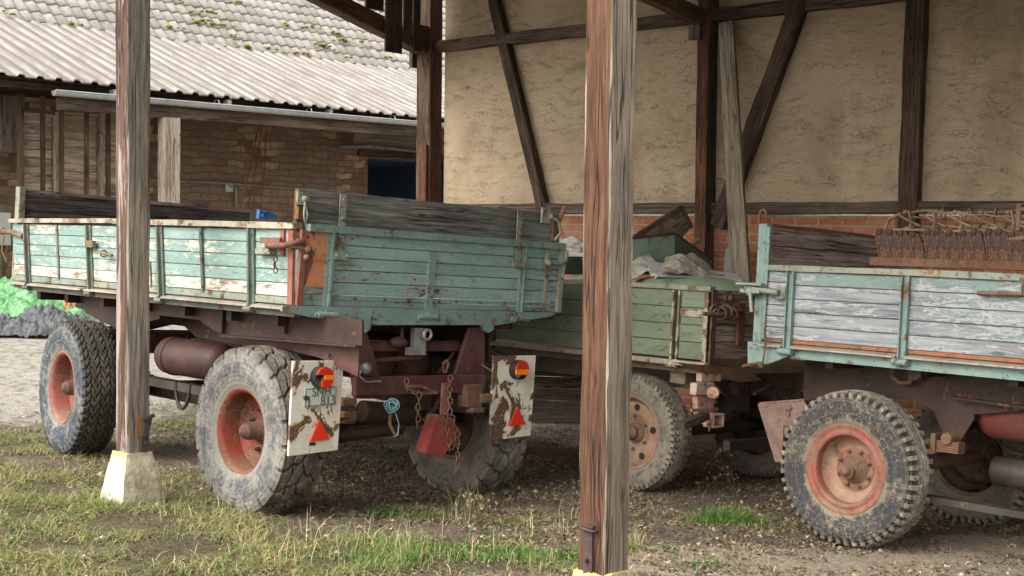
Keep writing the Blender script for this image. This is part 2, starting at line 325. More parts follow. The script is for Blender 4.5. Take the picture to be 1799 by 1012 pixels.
# ------------------------------------------------------------------ mesh builder (collects shapes, links them as ONE mesh object)
class MB:
    def __init__(s): s.v = []; s.f = []; s.r = []; s.mi = []; s.g = []; s.sm = []; s.wr = []; s.vd = []; s.og = []; s.mat = 0; s.grain = Vector((1, 0, 0)); s.wear = 0.0
    def add(s, vs, fs, rnd=None, smooth=False, grain=None, mat=None, wear=None, vdir=None, org=None):
        o = len(s.v); s.v += [tuple(p) for p in vs]
        r = random.random() if rnd is None else rnd
        for f in fs:
            s.f.append([o+i for i in f]); s.r.append(r); s.mi.append(s.mat if mat is None else mat)
            s.g.append(Vector(grain) if grain is not None else s.grain); s.sm.append(smooth); s.wr.append(s.wear if wear is None else wear); s.vd.append(vdir); s.og.append(org)
        return s
    def box(s, a, b, jit=0.0, **k):          # axis aligned from corner a to corner b; grain along the longest side
        a = Vector(a); b = Vector(b); d = [abs(b[i]-a[i]) for i in range(3)]
        g = Vector((0, 0, 0)); g[d.index(max(d))] = 1
        k.setdefault('grain', g)
        vs = [Vector((x, y, z)) for x in (a.x, b.x) for y in (a.y, b.y) for z in (a.z, b.z)]
        if jit: vs = [p+Vector([random.uniform(-jit, jit) for _ in range(3)]) for p in vs]
        fl = (a.x < b.x) == ((a.y < b.y) == (a.z < b.z))
        fs = [(0, 1, 3, 2), (4, 6, 7, 5), (0, 4, 5, 1), (2, 3, 7, 6), (0, 2, 6, 4), (1, 5, 7, 3)]
        return s.add(vs, fs, **k)
    def beam(s, p0, p1, w, h, up=(0, 0, 1), seg=1, wob=0.0, ends=(1, 1), mats=None, ch=0.0, **k):
        """square timber from p0 to p1, w sideways, h along up; wob = hand-hewn unevenness"""
        p0 = Vector(p0); p1 = Vector(p1); t = (p1-p0).normalized(); up = Vector(up)
        sd_ = t.cross(up).normalized(); up = sd_.cross(t).normalized()
        L = (p1-p0).length; sg = seg if wob == 0 else max(2, int(L/.12))
        sx = random.uniform(0, 99); k.setdefault('grain', t); rnd = random.random()
        prof = [(-.5, -.5), (.5, -.5), (.5, .5), (-.5, .5)] if ch == 0 else []
        if ch:
            cx_, cy_ = ch/w, ch/h
            prof = [(-.5+cx_, -.5), (.5-cx_, -.5), (.5, -.5+cy_), (.5, .5-cy_), (.5-cx_, .5), (-.5+cx_, .5), (-.5, .5-cy_), (-.5, -.5+cy_)]
        n = len(prof); vs = []
        for i in range(sg+1):
            q = p0+(p1-p0)*(i/sg); sc_ = ends[0]+(ends[1]-ends[0])*i/sg
            for j, (a, b) in enumerate(prof):
                ww = wob*mnoise.noise(Vector((i*L/sg*2.2+sx, j*1.7, 0))) + wob*.5*mnoise.noise(Vector((i*L/sg*9+sx, j*3.1, 5)))
                wh = wob*mnoise.noise(Vector((i*L/sg*2.2+sx, j*1.7, 9)))
                vs.append(q+sd_*(a*w*sc_+ww)+up*(b*h*sc_+wh))
        for i in range(sg):
            for j in range(n):
                a = i*n+j; b = i*n+(j+1) % n
                m_ = None
                if mats:
                    side = (prof[j][0]+prof[(j+1) % n][0], prof[j][1]+prof[(j+1) % n][1])
                    m_ = mats[0] if abs(side[1]) > abs(side[0]) and side[1] < 0 else mats[1] if abs(side[0]) > abs(side[1]) and side[0] > 0 else mats[2] if abs(side[1]) > abs(side[0]) else mats[3]
                s.add([vs[a], vs[b], vs[b+n], vs[a+n]], [(0, 1, 2, 3)], rnd=rnd+j*.013, mat=m_, vdir=(sd_ if abs(side[1]) > abs(side[0]) else up), org=p0, **k) if mats else None
            if not mats: pass
        if not mats:
            s.add(vs, [], rnd=rnd)
            for j in range(n):
                side = (prof[j][0]+prof[(j+1) % n][0], prof[j][1]+prof[(j+1) % n][1]); o_ = len(s.v)-len(vs)
                s.add([], [(i*n+j-len(vs), i*n+(j+1) % n-len(vs), (i+1)*n+(j+1) % n-len(vs), (i+1)*n+j-len(vs)) for i in range(sg)], rnd=rnd+.01*j, vdir=(sd_ if abs(side[1]) > abs(side[0]) else up), org=p0, **k)
            s.add([], [tuple(q_-len(vs) for q_ in range(n))[::-1], tuple(sg*n+j-len(vs) for j in range(n))], rnd=rnd, **k)
        else:
            s.add(vs[:n], [tuple(range(n))[::-1]], mat=mats[0], grain=sd_); s.add(vs[-n:], [tuple(range(n))], mat=mats[0], grain=sd_)
        return s
    def cyl(s, p0, p1, r0, r1=None, n=14, caps=True, **k):
        p0 = Vector(p0); p1 = Vector(p1); r1 = r0 if r1 is None else r1
        t = (p1-p0).normalized(); a = t.orthogonal().normalized(); b = t.cross(a)
        vs = []
        for q, r in ((p0, r0), (p1, r1)):
            for i in range(n): th = 2*math.pi*i/n; vs.append(q+a*math.cos(th)*r+b*math.sin(th)*r)
        fs = [(i, (i+1) % n, n+(i+1) % n, n+i) for i in range(n)]
        k.setdefault('grain', t); rn = random.random()
        s.add(vs, fs, smooth=True, rnd=rn, **k)
        if caps: s.add(vs[:n], [tuple(range(n))[::-1]], rnd=rn, **k); s.add(vs[n:], [tuple(range(n))], rnd=rn, **k)
        return s
    def tube(s, pts, r, n=8, closed=False, **k):
        pts = [Vector(p) for p in pts]; m = len(pts); vs = []
        nrm = None
        for i, p in enumerate(pts):
            if closed: t = (pts[(i+1) % m]-pts[i-1]).normalized()
            else: t = (pts[min(i+1, m-1)]-pts[max(i-1, 0)]).normalized()
            nrm = t.orthogonal().normalized() if nrm is None else (nrm-t*nrm.dot(t)).normalized()
            b = t.cross(nrm); rr = r[i] if isinstance(r, (list, tuple)) else r
            for j in range(n): th = 2*math.pi*j/n; vs.append(p+nrm*math.cos(th)*rr+b*math.sin(th)*rr)
        fs = [(i*n+j, i*n+(j+1) % n, ((i+1) % m)*n+(j+1) % n, ((i+1) % m)*n+j) for i in range(m if closed else m-1) for j in range(n)]
        s.add(vs, fs, smooth=True, **k)
        if not closed: s.add(vs[:n], [tuple(range(n))[::-1]], **k); s.add(vs[-n:], [tuple(range(n))], **k)
        return s
    def lathe(s, prof, c=(0, 0, 0), ax=(1, 0, 0), n=40, **k):   # prof: (along axis, radius)
        c = Vector(c); t = Vector(ax).normalized(); a = t.orthogonal().normalized(); b = t.cross(a); vs = []
        for x, r in prof:
            for j in range(n): th = 2*math.pi*j/n; vs.append(c+t*x+(a*math.cos(th)+b*math.sin(th))*r)
        fs = [(i*n+j, i*n+(j+1) % n, (i+1)*n+(j+1) % n, (i+1)*n+j) for i in range(len(prof)-1) for j in range(n)]
        return s.add(vs, fs, smooth=True, **k)
    def prism(s, pts, d, **k):               # polygon (3D, planar) extruded by vector d
        pts = [Vector(p) for p in pts]; d = Vector(d); n = len(pts)
        return s.add(pts+[p+d for p in pts], [tuple(range(n))[::-1], tuple(range(n, 2*n))]+[(i, (i+1) % n, n+(i+1) % n, n+i) for i in range(n)], **k)
    def ring(s, c, nrm, R_, r, n=16, sq=1.0, up=None, **k):
        c = Vector(c); t = Vector(nrm).normalized(); a = Vector(up).normalized() if up is not None else t.orthogonal().normalized(); b = t.cross(a)
        return s.tube([c+a*math.cos(2*math.pi*i/n)*R_*sq+b*math.sin(2*math.pi*i/n)*R_ for i in range(n)], r, 6, closed=True, **k)
    def chain(s, p0, p1, link=.035, r=.0045, sag=0.0):
        p0 = Vector(p0); p1 = Vector(p1); L = (p1-p0).length; n = max(2, int(L/(link*.8)))
        for i in range(n):
            u = (i+.5)/n; p = p0.lerp(p1, u)+Vector((random.uniform(-.003, .003), random.uniform(-.003, .003), -4*sag*u*(1-u)))
            t = (p1-p0).normalized(); o = t.orthogonal().normalized(); o = Matrix.Rotation(R(90)*(i % 2)+random.uniform(-.3, .3), 3, t) @ o
            s.ring(p, o, link*.33, r, 10, 1.6, up=t)
        return s
    def ball(s, c, r, n=14, sc_=(1, 1, 1), **k):
        c = Vector(c); vs = []; m = n//2
        for i in range(m+1):
            ph = math.pi*i/m
            for j in range(n): th = 2*math.pi*j/n; vs.append(c+Vector((math.sin(ph)*math.cos(th)*r*sc_[0], math.sin(ph)*math.sin(th)*r*sc_[1], math.cos(ph)*r*sc_[2])))
        return s.add(vs, [(i*n+j, (i+1)*n+j, (i+1)*n+(j+1) % n, i*n+(j+1) % n) for i in range(m) for j in range(n)], smooth=True, **k)
    def build(s, name, mats, parent=None, bevel=0.0, label=None, attrs=None):
        me = bpy.data.meshes.new(name); me.from_pydata(s.v, [], s.f)
        if not isinstance(mats, (list, tuple)): mats = [mats]
        for m in mats: me.materials.append(M[m] if isinstance(m, str) else m)
        me.polygons.foreach_set('material_index', s.mi); me.polygons.foreach_set('use_smooth', s.sm)
        at = me.attributes.new('rnd', 'FLOAT', 'FACE'); at.data.foreach_set('value', s.r)
        if any(s.wr): at = me.attributes.new('wear', 'FLOAT', 'FACE'); at.data.foreach_set('value', s.wr)
        uvl = me.uv_layers.new(name='UVMap'); uv = np.zeros((len(me.loops), 2), 'f'); k = 0
        co = s.v
        for p, g, vd_, og_ in zip(me.polygons, s.g, s.vd, s.og):
            n = p.normal; gg = g-n*g.dot(n)
            if gg.length < .2: gg = n.orthogonal()
            gg.normalize(); vv = n.cross(gg)
            if vd_ is not None: vv = vd_; gg = g
            for vi in p.vertices:
                c = co[vi] if og_ is None else (co[vi][0]-og_[0], co[vi][1]-og_[1], co[vi][2]-og_[2]); uv[k] = (c[0]*gg.x+c[1]*gg.y+c[2]*gg.z, c[0]*vv.x+c[1]*vv.y+c[2]*vv.z); k += 1
        uvl.data.foreach_set('uv', uv.ravel())
        o = bpy.data.objects.new(name, me); COL.objects.link(o)
        if parent: o.parent = parent
        if bevel:
            b = o.modifiers.new('bevel', 'BEVEL'); b.width = bevel; b.segments = 1; b.limit_method = 'ANGLE'; b.angle_limit = R(50)
        if label: o['label'] = label
        return o
def bld(fn, name, mats, parent=None, **k):
    m = MB(); fn(m); return m.build(name, mats, parent, **k)
def tag(o, label, cat, group=None, kind=None):
    if label: o['label'] = label
    if cat: o['category'] = cat
    if group: o['group'] = group
    if kind: o['kind'] = kind
    return o
def thing(name, label, cat, Mx=None, group=None):
    o = bpy.data.objects.new(name, None); COL.objects.link(o); o.empty_display_size = .2
    if Mx is not None: o.matrix_world = Mx
    return tag(o, label, cat, group)
def sub(o, name, parent):                    # an Empty part
    return o

# ------------------------------------------------------------------ tyres: height-field treads, wheels
def tri(x): return 4*np.abs(x-np.floor(x+.5))-1
def tyre_mesh(name, Ro, W, Rr, style, seg):
    H = Ro-Rr
    side = [(.34, -.02), (.40, .05), (.455, .2), (.492, .38), (.5, .52), (.487, .66), (.465, .78)]
    sh = [(.452, .85), (.44, .91), (.425, .955)]
    left = [(-x*W, Rr+h*H, 0, -1.3) for x, h in side]+[(-x*W, Rr+h*H, .6, -1.15+i*.06) for i, (x, h) in enumerate(sh)]
    nt = 46; tread = []
    for i in range(nt+1):
        v = -1+2*i/nt; tread.append((v*.41*W, Ro-.022*Ro*2*(abs(v)**2.4)*.9, 1, v))
    prof = left+tread+[(-x, r, t, -v) for x, r, t, v in left[::-1]]
    P = np.array(prof); th = np.arange(seg)*2*np.pi/seg
    u = (np.arange(seg)/seg)[:, None]; v = P[:, 3][None, :]; av = np.abs(v); sg_ = np.sign(v)
    shoulder = P[:, 2][None, :] > .3
    if style == 'chevron':
        N = 21; ph = u*N+np.where(v > 0, .5, 0)
        a = np.mod(ph+.55*av+.10*tri(av*1.7), 1)
        lug = (a > .15)
        zig = np.abs(v-.13*tri(u*N)) > .05
        z2 = (np.abs(av-.55-.07*tri(u*N+av*.6+.25)) > .028) | (av > .85)
        g = np.where(lug & zig & z2, 0, 1.0); depth = .016
        g = np.where((av > .9) & ~lug, 1.0, g)
    elif style == 'herring':
        N = 46; c = np.floor((v+1)*3.5); cf = np.mod((v+1)*3.5, 1)
        a = np.mod(u*N+np.where(np.mod(c, 2) > 0, .8, -.8)*cf+c*.5, 1)
        g = np.where((a > .2) & ((cf > .1)), 0, 1.0); depth = .016
        g = np.where(av > 1.0, np.where(np.mod(u*N, 1) > .4, 0, 1.0), g)
    elif style == 'shoulder':
        N = 50; a = np.mod(u*N+np.where(v > 0, .5, 0), 1)
        gs = (av > .52+.05*tri(u*N)) & (a < .45)
        zr = np.zeros_like(av*u, dtype=bool)
        for c in (-.46, -.16, .16, .46): zr |= np.abs(v-c-.035*tri(u*N+.3)) < .03
        g = np.where(gs | zr, 1.0, 0); depth = .020
    else:
        N = 58; a = np.mod(u*N+np.where(v > 0, .5, 0)+.25*tri(av*2.3), 1)
        gs = (av > .45) & (a < .33)
        zr = np.zeros_like(av*u, dtype=bool)
        for c in (-.45, -.15, .15, .45): zr |= np.abs(v-c-.05*tri(u*N*.5)) < .03
        g = np.where(gs | zr, 1.0, 0); depth = .014
    g = g*shoulder
    r = P[:, 1][None, :]-g*depth*np.where(av > 1.0, .8, 1); x = P[:, 0][None, :]*(1-.0*g)+np.where((av > 1.0) & (g > 0), -np.sign(P[:, 0])[None, :]*.012, 0)
    # raised circumferential mould rings on the sidewall
    ns = len(side)
    r = r+0*u; x = x+0*u
    x = x+rng.normal(0, .0006, x.shape); r = r+rng.normal(0, .0006, r.shape)
    r = r - .035*Ro*np.exp(-((np.mod(th-0, 2*np.pi)-np.pi)/.22)**2)[:, None]*np.clip((P[:, 1]-Rr)/H, 0, 1)[None, :]   # flattened by the load at the bottom
    bul = .020*np.exp(-((th-np.pi)/.35)**2)[:, None]*np.exp(-((P[:, 1]-Rr)/H-.5)**2*8)[None, :]
    x = x+np.sign(x)*bul
    Y = np.sin(th)[:, None]*r; Z = np.cos(th)[:, None]*r
    n = P.shape[0]; V = np.stack([x, Y, Z], -1).reshape(-1, 3)
    i = np.arange(seg)[:, None]; j = np.arange(n-1)[None, :]; i2 = (i+1) % seg
    F = np.stack([i*n+j, i*n+j+1, i2*n+j+1, i2*n+j], -1).reshape(-1, 4)
    me = bpy.data.meshes.new(name); me.vertices.add(len(V)); me.vertices.foreach_set('co', V.ravel().astype('f'))
    me.loops.add(F.size); me.loops.foreach_set('vertex_index', F.ravel().astype('i'))
    me.polygons.add(len(F)); me.polygons.foreach_set('loop_start', (np.arange(len(F))*4).astype('i'))
    me.update(calc_edges=True)
    t = me.attributes.new('tread', 'FLOAT', 'POINT'); t.data.foreach_set('value', (np.clip(P[:, 2], 0, 1)[None, :]+0*u).ravel().astype('f'))
    t = me.attributes.new('groove', 'FLOAT', 'POINT'); t.data.foreach_set('value', (g+0*u).ravel().astype('f'))
    return me
def wheel(parent, loc, yaw, tyre, rub, prof, rimmat, discmat, hub, hubmat, nuts, label=None, drum=True, flip=False, discprof=None, holes=None):
    """loc = centre; outward is -X of the wheel unless flipped. wheel (rim) > tyre, disc, hub, wheel_nut"""
    m = MB(); m.lathe(prof, n=64)
    w = m.build('wheel', rimmat, parent)
    w.location = loc; w.rotation_euler = (random.uniform(0, .0), 0, (math.pi if flip else 0)+yaw)
    if label: w['label'] = label
    t = bpy.data.objects.new('tyre', tyre); COL.objects.link(t); t.parent = w
    if not tyre.materials: tyre.materials.append(M[rub])
    m = MB(); m.lathe(discprof, n=48)
    if holes:
        for k in range(holes[0]):
            th = 2*math.pi*(k+.35)/holes[0]; c = Vector((holes[3], math.cos(th)*holes[1], math.sin(th)*holes[1])); m.cyl(c, c+Vector((-.006, 0, 0)), holes[2], n=16, mat=1)
    m.build('disc', [discmat, 'black'], w)
    m = MB(); m.lathe(hub, n=28)
    m.build('hub', hubmat, w)
    nx, nr, nn, ns = nuts
    first = None
    for k in range(nn):
        th = 2*math.pi*(k+.5)/nn
        if first is None:
            m = MB(); m.cyl((0, 0, 0), (-ns*1.3, 0, 0), ns, n=6); m.cyl((-ns*1.2, 0, 0), (-ns*2.1, 0, 0), ns*.5, n=8)
            first = m.build('wheel_nut', hubmat, w); o = first
        else: o = first.copy(); COL.objects.link(o); o.parent = w
        o.location = (nx, math.cos(th)*nr, math.sin(th)*nr)
    return w
T_CHEV = tyre_mesh('tyre', .553, .335, .262, 'chevron', 840)
T_HERR = tyre_mesh('tyre', .525, .315, .262, 'herring', 920)
T_SHOU = tyre_mesh('tyre', .487, .255, .262, 'shoulder', 900)
T_SMAL = tyre_mesh('tyre', .445, .225, .262, 'small', 870)
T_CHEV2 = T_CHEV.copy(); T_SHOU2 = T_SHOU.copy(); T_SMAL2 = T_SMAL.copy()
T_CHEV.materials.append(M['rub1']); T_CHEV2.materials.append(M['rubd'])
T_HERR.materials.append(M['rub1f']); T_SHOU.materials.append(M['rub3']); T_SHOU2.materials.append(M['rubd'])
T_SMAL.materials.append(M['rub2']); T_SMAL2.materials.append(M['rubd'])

# ------------------------------------------------------------------ things are in p3
# ================================================================== SETTING: ground
def grid_axis(lo, dlo, dhi, hi, step):
    a = list(np.arange(dlo, dhi, step)); s = step; x = dlo
    while x > lo: s *= 1.35; x -= s; a.insert(0, x)
    s = step; x = a[-1]
    while x < hi: s *= 1.35; x += s; a.append(x)
    return np.array(a)
gx = grid_axis(-260, -5.2, 5.2, 260, .045); gy = grid_axis(-30, 5.2, 14.5, 420, .05)
def blobs(L):                                # soft patches given by (pixel x, pixel y, radius across m, radius deep m, weight)
    out = []
    for px, py, a, b, w in L:
        g = G(px, py); out.append((g.x, g.y, a, b, w))
    return out
def field(B, x, y):
    f = 0*x
    for cx_, cy_, a, b, w in B: f = f+w*np.exp(-((x-cx_)/a)**2-((y-cy_)/b)**2)
    return f
def vnoise(x, y, s, oct=4, seed=0):          # cheap value noise in numpy
    r = np.random.default_rng(seed); tb = r.random((64, 64)); f = 0; amp = 1; tot = 0
    for o in range(oct):
        X = x*s; Y = y*s; xi = np.floor(X).astype(int); yi = np.floor(Y).astype(int); fx = X-xi; fy = Y-yi
        fx = fx*fx*(3-2*fx); fy = fy*fy*(3-2*fy)
        g = lambda a, b: tb[(xi+a+o*7) % 64, (yi+b+o*13) % 64]
        f = f+amp*((g(0, 0)*(1-fx)+g(1, 0)*fx)*(1-fy)+(g(0, 1)*(1-fx)+g(1, 1)*fx)*fy); tot += amp; amp *= .55; s *= 2.1
    return f/tot
GXX, GYY = np.meshgrid(gx, gy, indexing='ij')
yyc = np.minimum(GYY, 13)-2.7*np.clip(GYY-13, 0, 6.2); xxc = np.clip(GXX, -7, 7)
GZ0 = -(0.04*(xxc+1.73)+0.03*(yyc-8.46))
near = np.exp(-(np.clip(np.abs(GXX)-5, 0, None)/2)**2)*np.exp(-(np.clip(np.abs(GYY-9.5)-5, 0, None)/2)**2)
def bumps(x, y): return -.065*np.exp(-((x+.9)/1.5)**2-((y-9.3)/1.1)**2)+(vnoise(x+50, y+50, 1.1, 4, 1)-.5)*.05+(vnoise(x+50, y+50, 6, 4, 2)-.5)*.028
GB = bumps(GXX, GYY)*near
GZZ = GZ0+GB
def ground_z(x, y): return gz(float(x), float(y))+float(bumps(np.array(x), np.array(y)))
YARD = blobs([(60, 640, 2.2, 3.0, 1.4), (300, 640, 2.5, 2.2, 1.4), (330, 590, 3, 3, 1)])
PATH = blobs([(1500, 1000, 1.6, .55, 1.3), (1250, 990, .9, .35, .8), (1750, 960, .8, .5, 1.0), (640, 925, .5, .2, .35)])
GRASS = blobs([(40, 900, 1.1, 1.6, 1.5), (250, 960, .9, .9, 1.2), (60, 780, .9, .8, .8), (420, 985, .5, .5, .8), (320, 740, .45, .7, .7), (590, 940, .35, .22, .5), (640, 990, .5, .3, .9), (850, 975, .7, .28, 1.3),
               (480, 900, .25, .3, .35), (660, 770, .25, .6, .6), (1275, 912, .22, .16, 1.2), (1120, 960, .12, .2, .5), (1430, 925, .2, .12, .4), (930, 910, .35, .2, .55), (720, 890, .3, .2, .4)])
me = bpy.data.meshes.new('ground')
V = np.stack([GXX, GYY, GZZ], -1).reshape(-1, 3); nx_, ny_ = GXX.shape
ii = np.arange(nx_-1)[:, None]; jj = np.arange(ny_-1)[None, :]
F = np.stack([ii*ny_+jj, (ii+1)*ny_+jj, (ii+1)*ny_+jj+1, ii*ny_+jj+1], -1).reshape(-1, 4)
def np_mesh(me, V, F, smooth=True):
    k = F.shape[1]
    me.vertices.add(len(V)); me.vertices.foreach_set('co', np.asarray(V, 'f').ravel())
    me.loops.add(F.size); me.loops.foreach_set('vertex_index', F.ravel().astype('i'))
    me.polygons.add(len(F)); me.polygons.foreach_set('loop_start', (np.arange(len(F))*k).astype('i'))
    me.polygons.foreach_set('use_smooth', np.full(len(F), smooth))
    me.update(calc_edges=True)
np_mesh(me, V, F)
def pattr(me, name, val): a = me.attributes.new(name, 'FLOAT', 'POINT'); a.data.foreach_set('value', np.asarray(val, 'f').ravel())
far = np.clip((GYY-12.2-(GXX*-.12))/1.2, 0, 1)*(GXX < 1)
yd = np.clip(np.maximum(field(YARD, GXX, GYY), far)+.0, 0, 1)
pattr(me, 'yard', yd); pattr(me, 'path', np.clip(field(PATH, GXX, GYY), 0, 1)); pattr(me, 'grass', np.clip(field(GRASS, GXX, GYY), 0, 1))
k = NM('bare earth, gravel and moss'); v = k.obj()
n1 = k.noise(v, 2.2, 8, .7); n2 = k.noise(v, 26, 6, .75); n3 = k.noise(v, 90, 4, .7)
soil = k.mix(k.st(n2, .35, .68), (.06, .043, .031), (.22, .175, .13))
soil = k.mix(k.math('MULTIPLY', k.st(n1, .50, .66), .6), soil, (.27, .225, .17))
vc = k.vor(v, 55, out='Color'); vd = k.vor(v, 55)
sepc = k.n('ShaderNodeSeparateColor', {0: vc}).outputs[0]
peb = k.mix(sepc, (.12, .10, .075), (.33, .30, .24))
pm = k.math('MULTIPLY', k.st(vd, .42, .30), k.st(sepc, .62, .72))
soil = k.mix(k.math('MULTIPLY', pm, .7), soil, peb)
pathc = k.mix(k.st(n2, .3, .65), (.21, .175, .13), (.42, .37, .29)); pathc = k.mix(k.math('MULTIPLY', k.st(vd, .42, .25), .5), pathc, peb)
yardc = k.mix(k.st(n3, .3, .65), (.22, .205, .18), (.42, .40, .365)); yardc = k.mix(k.math('MULTIPLY', k.st(k.noise(v, 9, 7, .75), .45, .6), .75), yardc, (.14, .125, .10)); yardc = k.mix(k.math('MULTIPLY', k.st(n1, .48, .7), .35), yardc, (.46, .44, .41))
def edge(at): return k.st(k.math('ADD', k.attr(at), k.math('MULTIPLY', k.math('SUBTRACT', n1, .5), 1.1)), .38, .62)
col = k.mix(edge('path'), soil, pathc); col = k.mix(edge('yard'), col, yardc)
moss = k.mix(k.st(n2, .3, .7), (.028, .028, .014), (.12, .10, .05)); col = k.mix(k.math('MULTIPLY', edge('grass'), .75), col, moss)
M['ground'] = k.done(col, .95, k.math('ADD', k.math('MULTIPLY', n2, .7), k.math('SUBTRACT', k.math('MULTIPLY', n3, .4), k.math('MULTIPLY', vd, .3))), .035)
me.materials.append(M['ground'])
ground = bpy.data.objects.new('ground', me); COL.objects.link(ground); ground['kind'] = 'structure'

# ---- grass, straw, leaf litter, pebbles (uncountable: one object each)
def sample(B, n, thr=.25, box=(-4.6, 4.4, 5.9, 14.0)):
    x = rng.uniform(box[0], box[1], n*8); y = rng.uniform(box[2], box[3], n*8)
    f = np.clip(field(B, x, y), 0, 1)*np.clip(.06+2.6*np.clip(vnoise(x+20, y+20, 3.1, 4, 5)-.37, 0, 1), 0, 1)
    ok = (rng.random(len(x)) < f) & (f > thr*.4) & (np.abs(x) < .41*y+.2); x = x[ok][:n]; y = y[ok][:n]; return x, y
def zz(x, y): return -(0.04*(np.clip(x, -7, 7)+1.73)+0.03*(np.minimum(y, 13)-2.7*np.clip(y-13, 0, 6.2)-8.46))+bumps(x, y)
def col_attr(me, C):
    a = me.color_attributes.new('tone', 'FLOAT_COLOR', 'POINT'); C4 = np.concatenate([C, np.ones((len(C), 1))], 1); a.data.foreach_set('color', C4.astype('f').ravel())
def blades(x, y, h, w, bend, C, flat=0.0):
    n = len(x); z = zz(x, y)-.004; az = rng.uniform(0, 2*np.pi, n); ld = az+np.pi/2+rng.normal(0, .5, n)
    d = np.stack([np.cos(az), np.sin(az), 0*az], -1); l = np.stack([np.cos(ld), np.sin(ld), 0*ld], -1); up = np.array([0, 0, 1.0])
    b0 = np.stack([x, y, z], -1); V = []
    for t, ww in ((0, 1), (.38, .85), (.72, .6), (1, .08)):
        ang = bend*t; up_t = np.sin(np.maximum(.03, (1-flat)*np.ones(n))*np.pi/2)
        c = b0+l*(h*t*np.sin(ang)+flat*h*t)[:, None]+up*(h*t*np.cos(ang)*(1-flat)+.008*t+flat*.02*np.sin(t*3))[:, None]
        V += [c-d*(w*ww)[:, None], c+d*(w*ww)[:, None]]
    V = np.stack(V, 1).reshape(-1, 3)
    base = (np.arange(n)*8)[:, None, None]; q = np.array([[0, 1, 3, 2], [2, 3, 5, 4], [4, 5, 7, 6]])[None]
    F = (base+q).reshape(-1, 4); return V, F, np.repeat(C, 8, 0)
def pal(n, cols, p):
    c = np.array(cols)[rng.choice(len(cols), n, p=p)]; return c*rng.uniform(.65, 1.3, (n, 1))
k = NM('grass blade'); tc = k.attr('tone', 'Color')
k.s = None
M['blade'] = k.done(tc, .7, spec=.25)
k.b.inputs['Subsurface Weight'].default_value = 0
def stuff(name, parts, label, cat, mat):
    Vs = []; Fs = []; Cs = []; o = 0
    for V_, F_, C_ in parts: Vs.append(V_); Fs.append(F_+o); Cs.append(C_); o += len(V_)
    me = bpy.data.meshes.new(name); np_mesh(me, np.concatenate(Vs), np.concatenate(Fs), False); col_attr(me, np.concatenate(Cs))
    me.materials.append(M[mat]); ob = bpy.data.objects.new(name, me); COL.objects.link(ob); return tag(ob, label, cat, kind='stuff')
GREENS = [(.05, .105, .018), (.09, .15, .032), (.19, .175, .075), (.30, .255, .145), (.13, .09, .05)]
x, y = sample(GRASS, 60000); n = len(x)
fresh = np.clip(field(blobs([(850, 975, .7, .28, 1), (1275, 912, .25, .2, 1), (640, 990, .3, .2, .6), (120, 900, .5, .5, .35), (150, 735, .4, .4, .4), (330, 740, .5, .6, .3)]), x, y), 0, 1)
C = np.where((rng.random(n) < fresh)[:, None], pal(n, GREENS[:2], [.45, .55])*np.array([1, 1.15, 1]), pal(n, GREENS, [.17, .28, .24, .21, .10]))
h = rng.uniform(.03, .095, n)*(1-.25*fresh)+.05*(rng.random(n) < .12)
half = (rng.random(n) < .55) & (fresh < .4)
C = C*1.2
parts = [blades(x[~half], y[~half], h[~half], rng.uniform(.0012, .0026, (~half).sum()), (rng.uniform(.5, 2.4, n)*(1-.5*fresh))[~half], C[~half]),
         blades(x[half], y[half], h[half]*1.5, rng.uniform(.001, .002, half.sum()), rng.uniform(.6, 1.8, half.sum()), C[half]*np.array([1.15, 1.05, 1.0]), flat=.62)]
tg = G(1275, 914); nn = 900
a = rng.normal(0, 1, (nn, 2)); x = tg.x+a[:, 0]*.10; y = tg.y+a[:, 1]*.055
parts.append(blades(x, y, rng.uniform(.05, .15, nn), rng.uniform(.0015, .003, nn), rng.uniform(.4, 1.7, nn), pal(nn, [(.05, .13, .018), (.10, .19, .035), (.18, .22, .07)], [.4, .4, .2])))
for (px, py, s_, nn, hh) in [(830, 885, .05, 45, .26), (800, 900, .1, 60, .14), (600, 965, .2, 60, .22), (700, 985, .3, 50, .2), (1120, 950, .04, 90, .1), (1010, 905, .1, 30, .16), (480, 960, .3, 70, .16), (960, 930, .15, 60, .13), (850, 990, .3, 40, .2), (300, 900, .15, 80, .12), (200, 885, .12, 90, .1), (280, 870, .1, 90, .1)]:
    g = G(px, py); a = rng.normal(0, 1, (nn, 2)); x = g.x+a[:, 0]*s_; y = g.y+a[:, 1]*s_
    parts.append(blades(x, y, rng.uniform(.4, 1.1, nn)*hh, rng.uniform(.0010, .0019, nn), rng.uniform(.1, 1.2, nn), pal(nn, [(.42, .36, .22), (.30, .27, .13), (.14, .18, .05)], [.5, .3, .2])))
stuff('grass', parts, 'patchy green and straw coloured grass growing in front of the trailers', 'grass', 'blade')
ALLV = [(0, 9.4, 4.2, 3.6, 1.0)]
BARE = ALLV
x, y = sample(BARE, 22000, .1); n = len(x)
p1_ = blades(x, y, rng.uniform(.02, .10, n), rng.uniform(.0008, .0018, n), rng.uniform(.1, .4, n), pal(n, [(.36, .29, .18), (.22, .16, .10), (.10, .07, .045), (.48, .42, .30)], [.35, .3, .2, .15]), flat=.93)
stuff('straw_litter', [p1_], 'dry straw and stalks strewn over the bare earth', 'straw', 'blade')
